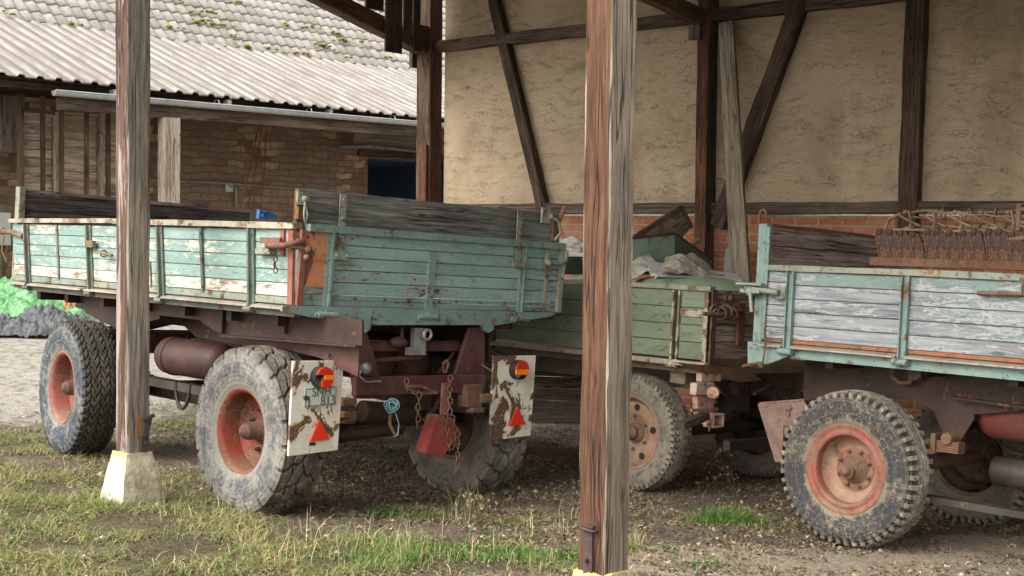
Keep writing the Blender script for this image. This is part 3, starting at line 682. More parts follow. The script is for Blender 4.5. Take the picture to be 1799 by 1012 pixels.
# curled leaf flakes
def flakes(x, y, s, C):
    n = len(x); z = zz(x, y)+.004; az = rng.uniform(0, 2*np.pi, n)
    e = np.stack([np.cos(az), np.sin(az), rng.normal(0, .35, n)], -1); f = np.stack([-np.sin(az), np.cos(az), rng.normal(0, .35, n)], -1)
    c = np.stack([x, y, z], -1); s = s[:, None]; asp = rng.uniform(.4, .8, (n, 1)); up = np.array([0, 0, 1.0])
    V = np.stack([c-e*s, c-e*s*.2+f*s*asp+up*s*.35, c+e*s, c-e*s*.1-f*s*asp+up*s*.3], 1).reshape(-1, 3)
    F = (np.arange(n)*4)[:, None]+np.array([0, 1, 2, 3])[None]; F3 = np.concatenate([F[:, [0, 1, 2]], F[:, [0, 2, 3]]]); return V, F3, np.repeat(C, 4, 0)
x, y = sample(BARE, 24000, .1); n = len(x)
stuff('leaf_litter', [flakes(x, y, rng.uniform(.006, .020, n), pal(n, [(.10, .07, .045), (.20, .14, .085), (.33, .26, .17), (.06, .05, .04), (.09, .11, .04)], [.32, .26, .17, .13, .12])),
                      (lambda q: flakes(q[0], q[1], rng.uniform(.012, .026, len(q[0])), pal(len(q[0]), [(.48, .42, .34), (.55, .5, .42)], [.5, .5])))(sample(blobs([(1230, 865, .35, .12, 1), (1320, 850, .3, .2, .8), (1180, 875, .15, .1, .6)]), 45, .3))],
      'brown crumbled leaves scattered over the soil under the trailers', 'leaf litter', 'blade')
# low broad-leaved weeds
def weeds(px, py, n, s_, r):
    g = G(px, py); a = rng.normal(0, 1, (n, 2)); x = g.x+a[:, 0]*s_; y = g.y+a[:, 1]*s_
    V, F, C = flakes(x, y, rng.uniform(.6, 1.2, n)*r, pal(n, [(.035, .075, .018), (.06, .115, .03), (.10, .16, .055)], [.4, .4, .2])); V[:, 2] += np.repeat(rng.uniform(.0, .03, n), 4); return V, F, C
stuff('weeds', [weeds(690, 893, 170, .09, .018), (weeds(740, 900, 90, .07, .016)), weeds(1000, 975, 60, .07, .018), weeds(1240, 1003, 50, .06, .02), weeds(1175, 970, 25, .04, .015), weeds(380, 880, 60, .08, .015), weeds(1105, 965, 30, .03, .014), weeds(900, 930, 120, .2, .014), weeds(660, 930, 100, .2, .012), weeds(1110, 900, 120, .15, .011), weeds(1300, 930, 120, .2, .010), weeds(1430, 930, 60, .12, .010), weeds(420, 830, 90, .08, .013)],
      'low broad leaved green weeds sprouting from the earth', 'weeds', 'blade')
# pebbles
x, y = sample(BARE, 4200, .1); n = len(x)
u8 = np.array([[1, 0, 0], [-1, 0, 0], [0, 1, 0], [0, -1, 0], [0, 0, 1], [0, 0, -1]], float)
sz = (rng.exponential(.005, n)+.004)[:, None, None]*rng.uniform(.6, 1.2, (n, 1, 3)); sz[:, :, 2] *= .6
Vp = (np.stack([x, y, zz(x, y)], -1)[:, None, :]+(u8[None]+rng.normal(0, .15, (n, 6, 3)))*sz).reshape(-1, 3)
f8 = np.array([[0, 2, 4], [2, 1, 4], [1, 3, 4], [3, 0, 4], [2, 0, 5], [1, 2, 5], [3, 1, 5], [0, 3, 5]])
stuff('pebbles', [(Vp, ((np.arange(n)*6)[:, None, None]+f8[None]).reshape(-1, 3), np.repeat(pal(n, [(.30, .26, .20), (.42, .38, .31), (.18, .15, .12)], [.4, .3, .3]), 6, 0))], 'small pebbles lying in the soil', 'pebbles', 'blade')
# ================================================================== materials of walls and roofs
k = NM('clay plaster'); v = k.obj()
wv = k.n('ShaderNodeVectorMath', {0: v, 1: k.sc(k.n('ShaderNodeTexNoise', {'Vector': v, 'Scale': 1.6, 'Detail': 3.0}).outputs[1], .22)}, operation='ADD').outputs[0]
a_ = k.noise(k.sc(wv, (2.6, 1, 8.5)), 1.6, 7, .70, .2); b_ = k.noise(k.sc(wv, (9, 1, 14)), 1.5, 6, .68, 1.1); c_ = k.noise(v, 60, 4, .7); d_ = k.noise(v, .8, 4, .6)
rid = k.st(k.math('ABSOLUTE', k.math('SUBTRACT', b_, .5)), .018, .0)
rid = k.math('MULTIPLY', rid, k.st(a_, .5, .62))
col = k.mix(k.st(d_, .3, .7), (.35, .27, .18), (.44, .35, .24)); col = k.mix(k.math('MULTIPLY', k.st(c_, .4, .7), .35), col, (.50, .42, .30))
col = k.mix(k.math('MULTIPLY', k.st(k.noise(v, 11, 5, .7), .63, .72), .4), col, (.24, .17, .10))
col = k.mix(k.math('MULTIPLY', k.st(k.noise(k.sc(v, (1, 1, .35)), 1.3, 6, .7), .50, .64), .5), col, (.23, .165, .10))
col = k.mix(k.math('MULTIPLY', k.st(k.noise(k.sc(v, (1, 1, 1.6)), .7, 5, .6), .54, .66), .35), col, (.52, .43, .31))
col = k.mix(k.math('MULTIPLY', rid, .65), col, (.66, .55, .40))
M['clay'] = k.done(col, .95, k.math('ADD', k.math('ADD', a_, k.math('MULTIPLY', b_, .6)), k.math('ADD', k.math('MULTIPLY', rid, .5), k.math('MULTIPLY', c_, .35))), .017)
def m_brick(name, c1, c2, mort, s=1.0):
    k = NM(name); v = k.obj(); sx = k.n('ShaderNodeSeparateXYZ', {0: v})
    v2 = k.n('ShaderNodeCombineXYZ', {0: sx.outputs[0], 1: sx.outputs[2]}).outputs[0]
    v2 = k.n('ShaderNodeVectorMath', {0: v2, 1: k.sc(k.n('ShaderNodeTexNoise', {'Vector': v, 'Scale': 7.0}).outputs[1], .018)}, operation='ADD').outputs[0]
    br = k.n('ShaderNodeTexBrick', {'Vector': v2, 'Color1': (*c1, 1), 'Color2': (*c2, 1), 'Mortar': (*mort, 1), 'Scale': s, 'Mortar Size': .010, 'Mortar Smooth': .2, 'Brick Width': .25, 'Row Height': .085})
    n = k.noise(v, 24, 6, .7); n0 = k.noise(v, 3, 4)
    col = k.mix(k.math('MULTIPLY', k.st(n, .45, .7), .6), br.outputs[0], tuple(x*.5 for x in c1)); col = k.mix(k.math('MULTIPLY', k.st(n0, .5, .7), .4), col, mort)
    return k.done(col, .9, k.math('SUBTRACT', k.math('MULTIPLY', n, .5), br.outputs[1]), .012)
M['brick'] = m_brick('orange red brick', (.27, .09, .042), (.35, .135, .068), (.30, .235, .17))
k = NM('rubble stone wall'); v = k.obj()
sx = k.n('ShaderNodeSeparateXYZ', {0: v})
wn_ = k.n('ShaderNodeTexNoise', {'Vector': v, 'Scale': 2.6, 'Detail': 5.0, 'Roughness': .65}).outputs[1]
v2 = k.n('ShaderNodeVectorMath', {0: k.n('ShaderNodeCombineXYZ', {0: sx.outputs[0], 1: sx.outputs[2]}).outputs[0], 1: k.sc(wn_, .22)}, operation='ADD').outputs[0]
br = k.n('ShaderNodeTexBrick', {'Vector': v2, 'Color1': (0, 0, 0, 1), 'Color2': (1, 1, 1, 1), 'Mortar': (.5, .5, .5, 1), 'Scale': 1.0, 'Mortar Size': .010, 'Mortar Smooth': .6, 'Brick Width': .36, 'Row Height': .125})
n = k.noise(v, 10, 7, .7); n0 = k.noise(v, .9, 4)
stc = k.ramp(k.n('ShaderNodeSeparateColor', {0: br.outputs[0]}).outputs[0], [(0, (.115, .07, .048)), (.4, (.20, .125, .082)), (.75, (.28, .185, .115)), (1, (.46, .35, .22))])
stc = k.mix(k.math('MULTIPLY', k.st(n, .45, .68), .7), stc, (.11, .075, .052))
col = k.mix(k.math('MULTIPLY', br.outputs[1], .5), stc, (.24, .18, .13)); col = k.mix(k.math('MULTIPLY', k.st(n0, .47, .60), .75), col, k.mix(n, (.14, .10, .07), (.28, .21, .145)))
vd = k.math('SUBTRACT', 1.0, br.outputs[1])
M['stone'] = k.done(col, .95, k.math('ADD', k.math('MULTIPLY', vd, .7), k.math('MULTIPLY', n, .8)), .04)
k = NM('concrete tile'); v = k.obj(); r = k.attr('tone'); n = k.noise(v, 14, 6, .7); n0 = k.noise(v, 1.1, 5)
col = k.mix(r, (.20, .185, .17), (.28, .268, .252)); col = k.mix(k.math('MULTIPLY', k.st(n, .45, .68), .65), col, (.12, .10, .09)); col = k.mix(k.math('MULTIPLY', k.st(n0, .5, .7), .4), col, (.42, .39, .37))
col = k.mix(k.math('MULTIPLY', k.st(k.noise(v, 3.3, 6, .8), .60, .66), .6), col, (.13, .12, .05))
M['tile'] = k.done(col, .85, n, .01)
k = NM('fibre cement sheet'); v = k.obj(); n = k.noise(k.sc(v, (7, .6, 1)), 2, 7, .7); n1 = k.noise(v, 18, 5, .7); n0 = k.noise(v, .8, 4)
xx = k.n('ShaderNodeSeparateXYZ', {0: v}).outputs[0]
fr = k.math('FRACT', k.math('DIVIDE', k.math('ADD', xx, 5.5), .27))
valley = k.math('ADD', k.st(fr, .40, .28), k.st(fr, .86, .97))
col = k.mix(k.st(n, .36, .62), (.15, .138, .128), (.25, .238, .225)); col = k.mix(k.math('MULTIPLY', k.st(n1, .5, .7), .4), col, (.31, .30, .285)); col = k.mix(k.math('MULTIPLY', k.st(n0, .5, .65), .35), col, (.20, .175, .155))
col = k.mix(k.math('MULTIPLY', k.st(k.math('ADD', k.math('MULTIPLY', valley, .5), k.math('MULTIPLY', n, .8)), .55, .85), .6), col, (.11, .09, .078))
M['sheetroof'] = k.done(col, .8, n1, .005)
k = NM('yellow green moss'); n = k.noise(k.obj(), 25, 5, .7); M['moss'] = k.done(k.mix(n, (.08, .08, .012), (.27, .25, .035)), .95, n, .02)
k = NM('whitewashed concrete with yellow lichen'); v = k.obj(); sx = k.n('ShaderNodeSeparateXYZ', {0: v}); n = k.noise(v, 9, 6, .7); n1 = k.noise(v, 40, 5, .7)
col = k.mix(k.st(n, .35, .65), (.36, .34, .28), (.55, .53, .47)); col = k.mix(k.math('MULTIPLY', k.st(n1, .55, .75), .4), col, (.28, .26, .2))
lich = k.math('MULTIPLY', k.st(k.math('ADD', sx.outputs[2], k.math('MULTIPLY', n, .45)), .46, .58), .8)
col = k.mix(k.math('MULTIPLY', k.st(k.math('SUBTRACT', k.math('MULTIPLY', n, .3), sx.outputs[2]), .05, .16), .7), col, (.13, .11, .075)); col = k.mix(k.math('MULTIPLY', k.st(k.noise(v, 22, 7, .75), .52, .6), .5), col, (.20, .185, .13))
M['footing'] = k.done(k.mix(lich, col, (.50, .40, .07)), .95, k.math('ADD', n, n1), .01)
k = NM('grey mossy concrete'); v = k.obj(); sx = k.n('ShaderNodeSeparateXYZ', {0: v}); n = k.noise(v, 9, 6, .7); n1 = k.noise(v, 40, 5, .7)
col = k.mix(k.st(n, .35, .65), (.25, .225, .16), (.44, .40, .30)); col = k.mix(k.math('MULTIPLY', k.st(k.math('ADD', n, k.math('MULTIPLY', sx.outputs[2], -1.2)), .38, .5), .55), col, (.13, .155, .09))
M['footing2'] = k.done(col, .95, k.math('ADD', n, n1), .012)
M['render_beige'] = m_flat('beige lintel render', (.26, .22, .16), .9, .2, 3, .01)
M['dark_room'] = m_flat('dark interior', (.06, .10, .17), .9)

# ================================================================== timber shed (the open cart shed the trailers stand in)
W = lambda px, py, c=0.0: FW.on(px, py, 1, c)
shed = thing('timber_shed', 'half timbered open cart shed with clay plaster wall and plain wooden front posts', 'shed', FW.M)
def wallplate(m):
    m.box((0.05, .045, 2.02), (27, .30, 6.2), grain=(1, 0, 0))
bld(wallplate, 'clay_wall', 'clay', shed)
zs = [W(960, 367).z, W(1790, 364).z]; xs = [W(960, 367).x, W(1790, 364).x]
zsill = sum(zs)/2
bld(lambda m: m.box((0.02, .03, -1.0), (27, .31, zsill-.055)), 'brick_plinth', 'brick', shed)
bld(lambda m: m.beam((.05, .02, zsill-.064), (15, .02, zsill-.068), .05, .022, wob=.006), 'mortar_line', m_flat('pale mortar', (.6, .56, .48), .9), shed)
bld(lambda m: m.beam((.0, .01, zs[0]), (15, .01, zs[1]+.0), .12, .115, wob=.016, ch=.012), 'sill_beam', 'mid_timber', shed)
pA, pB = W(768, 83), W(1600, -12)
bld(lambda m: m.beam(pA, pB, .12, .125, wob=.014, ch=.012), 'wall_beam', 'mid_timber', shed)
def wpost(p0, p1, w, d, off, mats, name='wall_post', label=None, wob=.01, mm=None):
    a = W(*p0, off); b = W(*p1, off)
    return bld(lambda m: m.beam(b, a, w, d, up=(0, 1, 0), wob=wob, ch=.01, mats=mm), name, mats, shed, label=label)
# t = up, up-vector = +y(away) -> mats [front(-y), +x side, back, -x side]
mid = W(1236, 450, -.06)
def mp(m): m.beam((mid.x, -.05, -.9), (mid.x-.0, -.05, 5.9), .13, .20, up=(0, 1, 0), wob=.005, ch=.008, mats=[0, 1, 1, 1])
bld(mp, 'wall_post', ['red_timber', 'dark_timber'], shed, label='square brown post standing clear of the clay wall')
wpost((1613, -8), (1592, 520), .185, .14, 0, 'dark_timber')
cp = W(752, 300)
bld(lambda m: m.beam((cp.x+.02, 0, -.4), (cp.x+.0, 0, 6.3), .22, .22, up=(0, 1, 0), wob=.006, ch=.01, mats=[0, 0, 0, 1]), 'wall_post', ['dark_timber', 'red_timber'], shed, label='thick corner post of the shed')
bld(lambda m: m.box((cp.x-.02, -.15, .0), (cp.x+.10, -.112, W(752, 256).z)), 'cover_board', 'red_timber', shed)
wpost((866, -12), (957, 375), .13, .11, -.005, 'dark_timber', 'brace', 'narrow brace slanting down to the right')
wpost((1414, -14), (1262, 398), .165, .12, -.015, 'dark_timber', 'brace', 'heavy brace slanting down to the left', .012)
M['strut_wood'] = m_wood('brown strut', (.045, .026, .016), (.12, .075, .045), (.21, .145, .095))
# struts that run from the wall posts forward and up to the rafters
c0 = Vector((cp.x-.02, -.10, W(735, 92).z+.04)); d0 = FW.on(573, -2, 0, cp.x-.02)
bld(lambda m: m.beam(c0, c0+(d0-c0)*2.2, .17, .19, wob=.008, ch=.01), 'strut', 'strut_wood', shed)
e0 = Vector((mid.x-.04, -.12, W(1222, 38).z)); e1 = FW.on(1150, -6, 0, mid.x-.04)
bld(lambda m: m.beam(e0, e0+(e1-e0)*2.2, .13, .16, wob=.008, ch=.01), 'strut', 'strut_wood', shed)
bld(lambda m: m.box((mid.x-.13, -.21, W(1222, 75).z), (mid.x-.005, -.155, W(1222, 36).z)), 'cleat', 'mid_timber', shed)
bld(lambda m: m.box((cp.x-.16, -.17, W(725, 122).z), (cp.x-.115, -.05, W(725, 92).z)), 'cleat', 'mid_timber', shed)
# gable boards above the strut
bx0 = cp.x+.10
def gb(m):
    for a, b, yb in [(600, 637, -30), (640, 672, 20), (675, 704, 95), (707, 722, 62), (724, 736, 92)]:
        p = FW.on(a, yb, 0, bx0); q = FW.on(b, yb, 0, bx0)
        m.box((bx0, p.y, max(p.z, q.z)), (bx0+.025, q.y-.004, 6.0), grain=(0, 0, 1))
bld(gb, 'gable_board', 'dark_timber', shed)
bld(lambda m: m.box((cp.x+.06, W(735, 92).y-.42, W(735, 52).z), (cp.x+.10, -.12, W(735, 92).z)), 'cleat', 'dark_timber', shed)
# roof over the whole bay, out of the picture but shading it
def roof_(m):
    z0, z1, y0, y1 = 6.25, 4.45, .6, -8.0
    m.prism([(-.5, y0, z0), (27, y0, z0), (27, y1, z1), (-.5, y1, z1)], (0, 0, .05))
bld(roof_, 'roof', 'mid_timber', shed)
def raf(m):
    for x in np.arange(0, 26.5, 1.1): m.beam((x, .3, 6.09), (x, -8.0, 4.34), .1, .14)
bld(raf, 'rafter', 'mid_timber', shed)
def rlocal(v): return FW.I @ Vector(v)
def front_post(px, Zd, wtop, wbase, label, fh, mats):
    X = (px-CX)/FPX*Zd; g = ground_z(X, Zd)
    r3 = FW.I.to_3x3() @ F1.X; r3.z = 0; r3.normalize(); u3 = Vector((-r3.y, r3.x, 0))
    b = rlocal((X, Zd, g+.33)); t = Vector((b.x, b.y, 4.6+.3))
    def post(m): m.beam(b, t, wtop, wtop, up=r3, wob=.009, ch=.007, mats=[0, 1, 1, 1])
    po = bld(post, 'front_post', mats, shed, label=label)
    def foot(m):
        lo = fh; hi = wtop*.62; c = rlocal((X, Zd, g)); vs = []; N = 7; H = np.linspace(-.15, .335, 16); sd = X*3
        for z in H:
            t_ = (z+.15)/.485; s_ = np.interp(t_, [0, .68, .93, 1], [lo*1.1, lo*.80, hi*1.03, hi*.97])
            ring_ = [(-1+2*i/N, -1) for i in range(N)]+[(1, -1+2*i/N) for i in range(N)]+[(1-2*i/N, 1) for i in range(N)]+[(-1, 1-2*i/N) for i in range(N)]
            for a, b2 in ring_:
                rn_ = 1-.045*(abs(a*b2)**4)+.05*mnoise.noise(Vector((a*1.8+sd, b2*1.8, z*7)))+.03*mnoise.noise(Vector((a*6+sd, b2*6, z*24)))
                vs.append(c+u3*(a*s_*rn_)+r3*(b2*s_*rn_)+Vector((0, 0, z+.012*mnoise.noise(Vector((a*3, b2*3, sd))))))
        n4 = 4*N; fs = [(i*n4+j, i*n4+(j+1) % n4, (i+1)*n4+(j+1) % n4, (i+1)*n4+j) for i in range(15) for j in range(n4)]+[tuple(15*n4+j for j in range(n4))]
        m.add(vs, fs, smooth=False)
        m.mi = [1 if 3*N <= (q_ % n4) < 4*N and q_ < 15*n4 else 0 for q_ in range(len(fs))]
    def foot0(m): foot(m)
    mm = MB(); foot0(mm)
    # make the footing's own coordinates start at the ground so the lichen sits on its top
    c = rlocal((X, Zd, g)); mm.v = [tuple(Vector(v)-c) for v in mm.v]
    fo = mm.build('footing', ['footing', 'footing2'], shed); fo.location = c
    return po, b, r3, u3
# left post: strap on its right (grey) face; right post: strap on its left (brown) face
po, b, r3, u3 = front_post(233, 8.6, .155, .2, 'grey front post on the tapering footing at the left of the photo', .165, ['brown_post2', 'grey_post'])
def strapL(m):
    f = -u3*(.0775+.012); c = b+f+r3*.045
    m.beam(c+Vector((0, 0, -.10))-r3*.03, c+Vector((0, 0, .10))-r3*.01, .045, .01, up=-u3); m.beam(c+Vector((0, 0, .09))-r3*.01, c+Vector((0, 0, .22))+r3*.02, .04, .01, up=-u3)
    m.cyl(c+Vector((0, 0, .06))-r3*.01, c+Vector((0, 0, .06))-r3*.01-u3*.02, .011, n=8)
    m.beam(c+Vector((0, 0, .205))-r3*.02, c+Vector((0, 0, .235))+r3*.055, .02, .02, up=-u3)
bld(strapL, 'strap', 'iron_brown', po)
bld(lambda m: m.box((0, 0, 0), (.001, .001, .001)) if False else m.beam(b-u3*.079-r3*.0+Vector((0, 0, .10)), b-u3*.079-r3*.0+Vector((0, 0, .24)), .035, .006, up=-u3), 'wedge', m_flat('fresh orange wood', (.20, .095, .045), .8), po)
po, b, r3, u3 = front_post(1067, 5.66, .150, .2, 'two toned front post, brown and grey faces, nearest the camera', .16, ['brown_post', 'grey_wood'])
def strapR(m):
    f = -r3*(.075+.010); c = b+f-u3*.045+u3*.05
    m.beam(c+Vector((0, 0, -.12)), c+Vector((0, 0, .19)), .048, .012, up=-r3); m.cyl(c+Vector((0, 0, .06)), c+Vector((0, 0, .06))-r3*.03, .01, n=8)
    m.tube([c+u3*.03+Vector((0, 0, .19))-r3*.0, c+u3*.03+Vector((0, 0, .19))-r3*.02, c-u3*.04+Vector((0, 0, .185))-r3*.02, c-u3*.04+Vector((0, 0, .185))], .007)
    m.beam(c+u3*.02+Vector((0, 0, .2)), c-u3*.03+Vector((0, 0, .2)), .012, .02, up=-r3)
bld(strapR, 'strap', 'iron_brown', po)

# ---- leaning plank: thing of its own
a = W(1276, 40, -.06); b_ = W(1303, 520, -.75)
pl = thing('leaning_plank', 'long pale grey plank leaning on the clay wall beside the square brown post', 'plank', FW.M)
bld(lambda m: m.beam(b_, a, .20, .045, up=(0, 1, .1), wob=.008, ends=(1.0, .82)), 'board', 'pale_plank', pl)
pl2 = pl  # single mesh part
# grey tin sheet hanging
ts = thing('tin_canister', 'small grey tin canister with wire handle hanging on the brick behind the leaning plank', 'canister', FW.M)
q = W(1286, 452, -.25)
def can(m):
    m.prism([(q.x-.10, q.y, q.z-.16), (q.x+.13, q.y, q.z-.17), (q.x+.12, q.y, q.z+.10), (q.x+.04, q.y, q.z+.16), (q.x-.08, q.y, q.z+.08)], (0, .09, 0))
bld(can, 'body', 'tin', ts, bevel=.01)
bld(lambda m: m.ring((q.x+.01, q.y-.02, q.z+.14), (0, 1, 0), .05, .005), 'handle', 'rust_tan', ts)

# ================================================================== stone barn across the yard
B = lambda px, py, c=0.0: FB.on(px, py, 1, c)
barn = thing('stone_barn', 'rubble stone barn with mossy tiled roof and corrugated lean-to across the yard', 'barn', FB.M)
gl = B(88, 160); gr = B(728, 215)
dz = (gr.z-gl.z)/(gr.x-gl.x)
def gzl(x): return gl.z+dz*(x-gl.x)
X1 = 13.0; X0 = -5.5
def gut(m):
    n = 14; r = .075; vs = []
    xs = np.linspace(gl.x, X1, 14)
    for x in xs:
        for j in range(n): th = math.pi*(1+j/(n-1)); vs.append((x, -.12+r*math.cos(th), gzl(x)+r*math.sin(th)))
        for j in range(n): th = math.pi*(2-j/(n-1)); vs.append((x, -.12+(r-.008)*math.cos(th), gzl(x)+(r-.008)*math.sin(th)))
    t = 2*n
    m.add(vs, [(i*t+j, i*t+(j+1) % t, (i+1)*t+(j+1) % t, (i+1)*t+j) for i in range(13) for j in range(t)], smooth=False)
    m.tube([(gl.x, -.12-r, gzl(gl.x)+.0), (X1, -.12-r, gzl(X1))], .012)
    for x in np.arange(gl.x+.9, X1, 1.7): m.cyl((x, -.12, gzl(x)), (x+.02, -.12, gzl(x+.02)), .08, n=14, caps=False)
    vs = [(gl.x, -.12+r*math.cos(math.pi*(1+j/9)), gzl(gl.x)+r*math.sin(math.pi*(1+j/9))) for j in range(10)]
    m.add(vs, [tuple(range(10))])
bld(gut, 'gutter', 'zinc', barn)
def gbr(m):
    for x in np.arange(gl.x+.9, X1, 1.9): m.box((x, -.14, gzl(x)-.01), (x+.06, .0, gzl(x)+.09))
bld(gbr, 'gutter_bracket', 'zinc', barn)
bl_ = B(104, 178, .02)
bld(lambda m: m.beam((gl.x+.12, .02, gzl(gl.x+.12)-.17), (X1, .02, gzl(X1)-.16), .12, .17, wob=.006), 'eave_beam', 'mid_timber', barn)
bld(lambda m: m.beam((X0, .25, gzl(X0)+.07), (X1, .25, gzl(X1)+.10), .10, .09, wob=.006), 'purlin', 'dark_timber', barn)
pp = B(297, 260, .02)
bld(lambda m: m.beam((pp.x, .02, -.1), (pp.x, .02, gzl(pp.x)-.25), .27, .22, up=(0, 1, 0), wob=.006, ch=.01), 'eave_post', m_wood('pale lean-to post', (.17, .13, .09), (.36, .31, .25), (.55, .50, .43)), barn)
# corrugated lean-to roof (trapezoid ribs)
eL = B(0, 130, -.18); eR = B(728, 205, -.18); ez = (eR.z-eL.z)/(eR.x-eL.x)
SL = 4.1; RI = 1.42
def corr(m):
    pitch = .27; prof = [(0, 0), (.09, 0), (.125, .038), (.185, .038), (.22, 0)]
    xs = []; x = X0
    while x < X1:
        for a, b in prof: xs.append((x+a, b))
        x += pitch
    n = len(xs)
    rows = 12
    vs = []
    for t in range(rows+1):
        y = -.18+SL*t/rows
        for (a, h) in xs: vs.append((a, y, eL.z+ez*(a-eL.x)+RI*t/rows+h+.006*math.sin(a*3+t)+.004))
    m.add(vs, [(i*n+j, i*n+j+1, (i+1)*n+j+1, (i+1)*n+j) for i in range(rows) for j in range(n-1)])
    nv = [(a, -.18, eL.z+ez*(a-eL.x)+h-.014) for a, h in xs]+[vs[j] for j in range(n)]
    m.add(nv, [(j, j+1, n+j+1, n+j) for j in range(n-1)])
cr = bld(corr, 'corrugated_roof', 'sheetroof', barn)
so = cr.modifiers.new('thick', 'SOLIDIFY'); so.thickness = .012; so.offset = -1
bld(lambda m: m.prism([(X0, .1, eL.z+ez*(X0-eL.x)+.02), (X1, .1, eL.z+ez*(X1-eL.x)+.02), (X1, SL, eL.z+ez*(X1-eL.x)+RI-.06), (X0, SL, eL.z+ez*(X0-eL.x)+RI-.06)], (0, 0, -.03)), 'roof_boarding', 'dark_timber', barn)
# main tiled roof
def tone_mesh(name, V, F, tone, mat, parent):
    me = bpy.data.meshes.new(name); np_mesh(me, V, F); pattr(me, 'tone', tone); me.materials.append(M[mat]); o = bpy.data.objects.new(name, me); COL.objects.link(o); o.parent = parent; return o
tx = np.arange(X0-1, X1+3, .021); rows = 15; gauge = .34; PIT = R(40)
y0 = SL-.35; TW = .21
Vt = []; Tn = []
wave = lambda x: .05*(lambda w_: np.where(w_ < .72, w_/.72, (1-w_)/.28)-.5)(np.mod(x/TW, 1))
r2 = np.random.default_rng(3); tno = r2.random((rows+1, 200))
z0r = lambda x: eL.z+ez*(x-eL.x)+RI+.05-.24
for c in range(rows):
    jit = r2.normal(0, .006, 200)
    for s_, lift in ((-.06, .05), (-.06, .07), (gauge*.5, .045), (gauge, .02)):
        d = c*gauge+s_; ti = ((tx+20)/TW).astype(int) % 200
        lf = lift if not (s_ == -.06 and lift == .05) else .015
        y = y0+d*math.cos(PIT)+jit[ti]+0*tx; z = z0r(tx)+d*math.sin(PIT)+(wave(tx)+lf)*math.cos(PIT)
        Vt.append(np.stack([tx, y, z], -1)); Tn.append(tno[c][ti])
Vt = np.array(Vt); nn_ = len(tx); Ff = []
for c in range(rows*4-1):
    j = np.arange(nn_-1); Ff.append(np.stack([c*nn_+j, c*nn_+j+1, (c+1)*nn_+j+1, (c+1)*nn_+j], -1))
troof = tone_mesh('tiled_roof', Vt.reshape(-1, 3), np.concatenate(Ff), np.array(Tn).ravel(), 'tile', barn)
def mossf(m):
    r3_ = random.Random(4)
    for i in range(95):
        c = r3_.randrange(0, 12); x = r3_.uniform(-2, 11.5) if i % 3 else r3_.choice([1.5, 3.1, 5.2, 7.5])+r3_.gauss(0, .5); d = c*gauge+r3_.uniform(-.05, .1)
        p = Vector((x, y0+d*math.cos(PIT), z0r(x)+d*math.sin(PIT)+.055))
        sz_ = r3_.choice([.5, .7, 1, 1, 1.5])
        for q_ in range(r3_.randrange(3, 14)):
            m.ball(p+Vector((r3_.gauss(0, .11*sz_), r3_.gauss(0, .05*sz_), r3_.gauss(0, .015)+.0)), r3_.uniform(.012, .05)*sz_**.5, 8, (1.2, 1, .6))
mo = bld(mossf, 'moss', 'moss', troof); mo['kind'] = 'stuff'
bld(lambda m: m.prism([(X0, SL-.2, z0r(X0)+.16), (FB.on(210, 72, 1, SL-.2).x, SL-.2, z0r(FB.on(210, 72, 1, SL-.2).x)+.14), (FB.on(210, 72, 1, SL-.2).x, SL-.02, z0r(FB.on(210, 72, 1, SL-.2).x)+.2), (X0, SL-.02, z0r(X0)+.23)], (0, 0, .02)), 'flashing', 'zinc', barn)
# rear rubble wall under the lean-to with dark doorway
YW = 2.6
dl = B(646, 300, YW); dr_ = B(740, 300, YW); dtop = B(660, 276, YW).z; lt = B(620, 238, YW)
def sw(m):
    m.box((X0, YW, -1), (dl.x, YW+.6, 4.6)); m.box((dl.x, YW, dtop), (dl.x+2.4, YW+.6, 4.6)); m.box((dl.x+2.4, YW, -1), (X1, YW+.6, 4.6))
bld(sw, 'stone_wall', 'stone', barn)
bld(lambda m: m.box((lt.x, YW-.03, dtop+.12), (dl.x+2.6, YW-.005, lt.z+.15)), 'lintel_render', 'render_beige', barn)
bld(lambda m: m.box((dl.x-.25, YW-.06, dtop), (dl.x+2.6, YW-.003, dtop+.13)), 'lintel', 'dark_timber', barn)
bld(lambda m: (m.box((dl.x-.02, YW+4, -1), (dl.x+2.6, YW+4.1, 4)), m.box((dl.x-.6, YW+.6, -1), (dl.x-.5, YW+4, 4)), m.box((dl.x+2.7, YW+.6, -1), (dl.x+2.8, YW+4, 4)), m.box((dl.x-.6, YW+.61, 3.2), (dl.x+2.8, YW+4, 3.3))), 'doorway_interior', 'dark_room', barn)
def pipes(m):
    p = [B(600, 258, YW-.12), B(645, 256, YW-.12), B(735, 266, YW-.12)]; m.tube(p, .035)
    p = [B(640, 243, YW-.2), B(735, 252, YW-.2)]; m.tube(p, .02)
    m.tube([B(255, 316, YW-.05), B(395, 322, YW-.05), B(505, 331, YW-.05), B(585, 334, YW-.05)], .018)
    m.tube([B(402, 325, YW-.05), B(414, 332, YW-.05), B(415, 365, YW-.05)], .022)
bld(pipes, 'pipe', m_flat('grey conduit', (.22, .22, .22), .5), barn)
def cab(m):
    for a_, b2 in (((456, 215), (422, 366)), ((461, 215), (436, 366)), ((468, 217), (458, 366))): m.tube([B(*a_, 1.2), B((a_[0]+b2[0])/2+2, (a_[1]+b2[1])/2, 1.2), B(*b2, 1.2)], .012, 6)
bld(cab, 'hanging_cable', m_flat('red brown cable', (.13, .05, .035), .7), barn)
bld(lambda m: (lambda p: m.box(p+Vector((-.07, -.04, -.07)), p+Vector((.07, 0, .07))))(B(401, 330, YW-.01)), 'switch_box', 'white_board', barn)
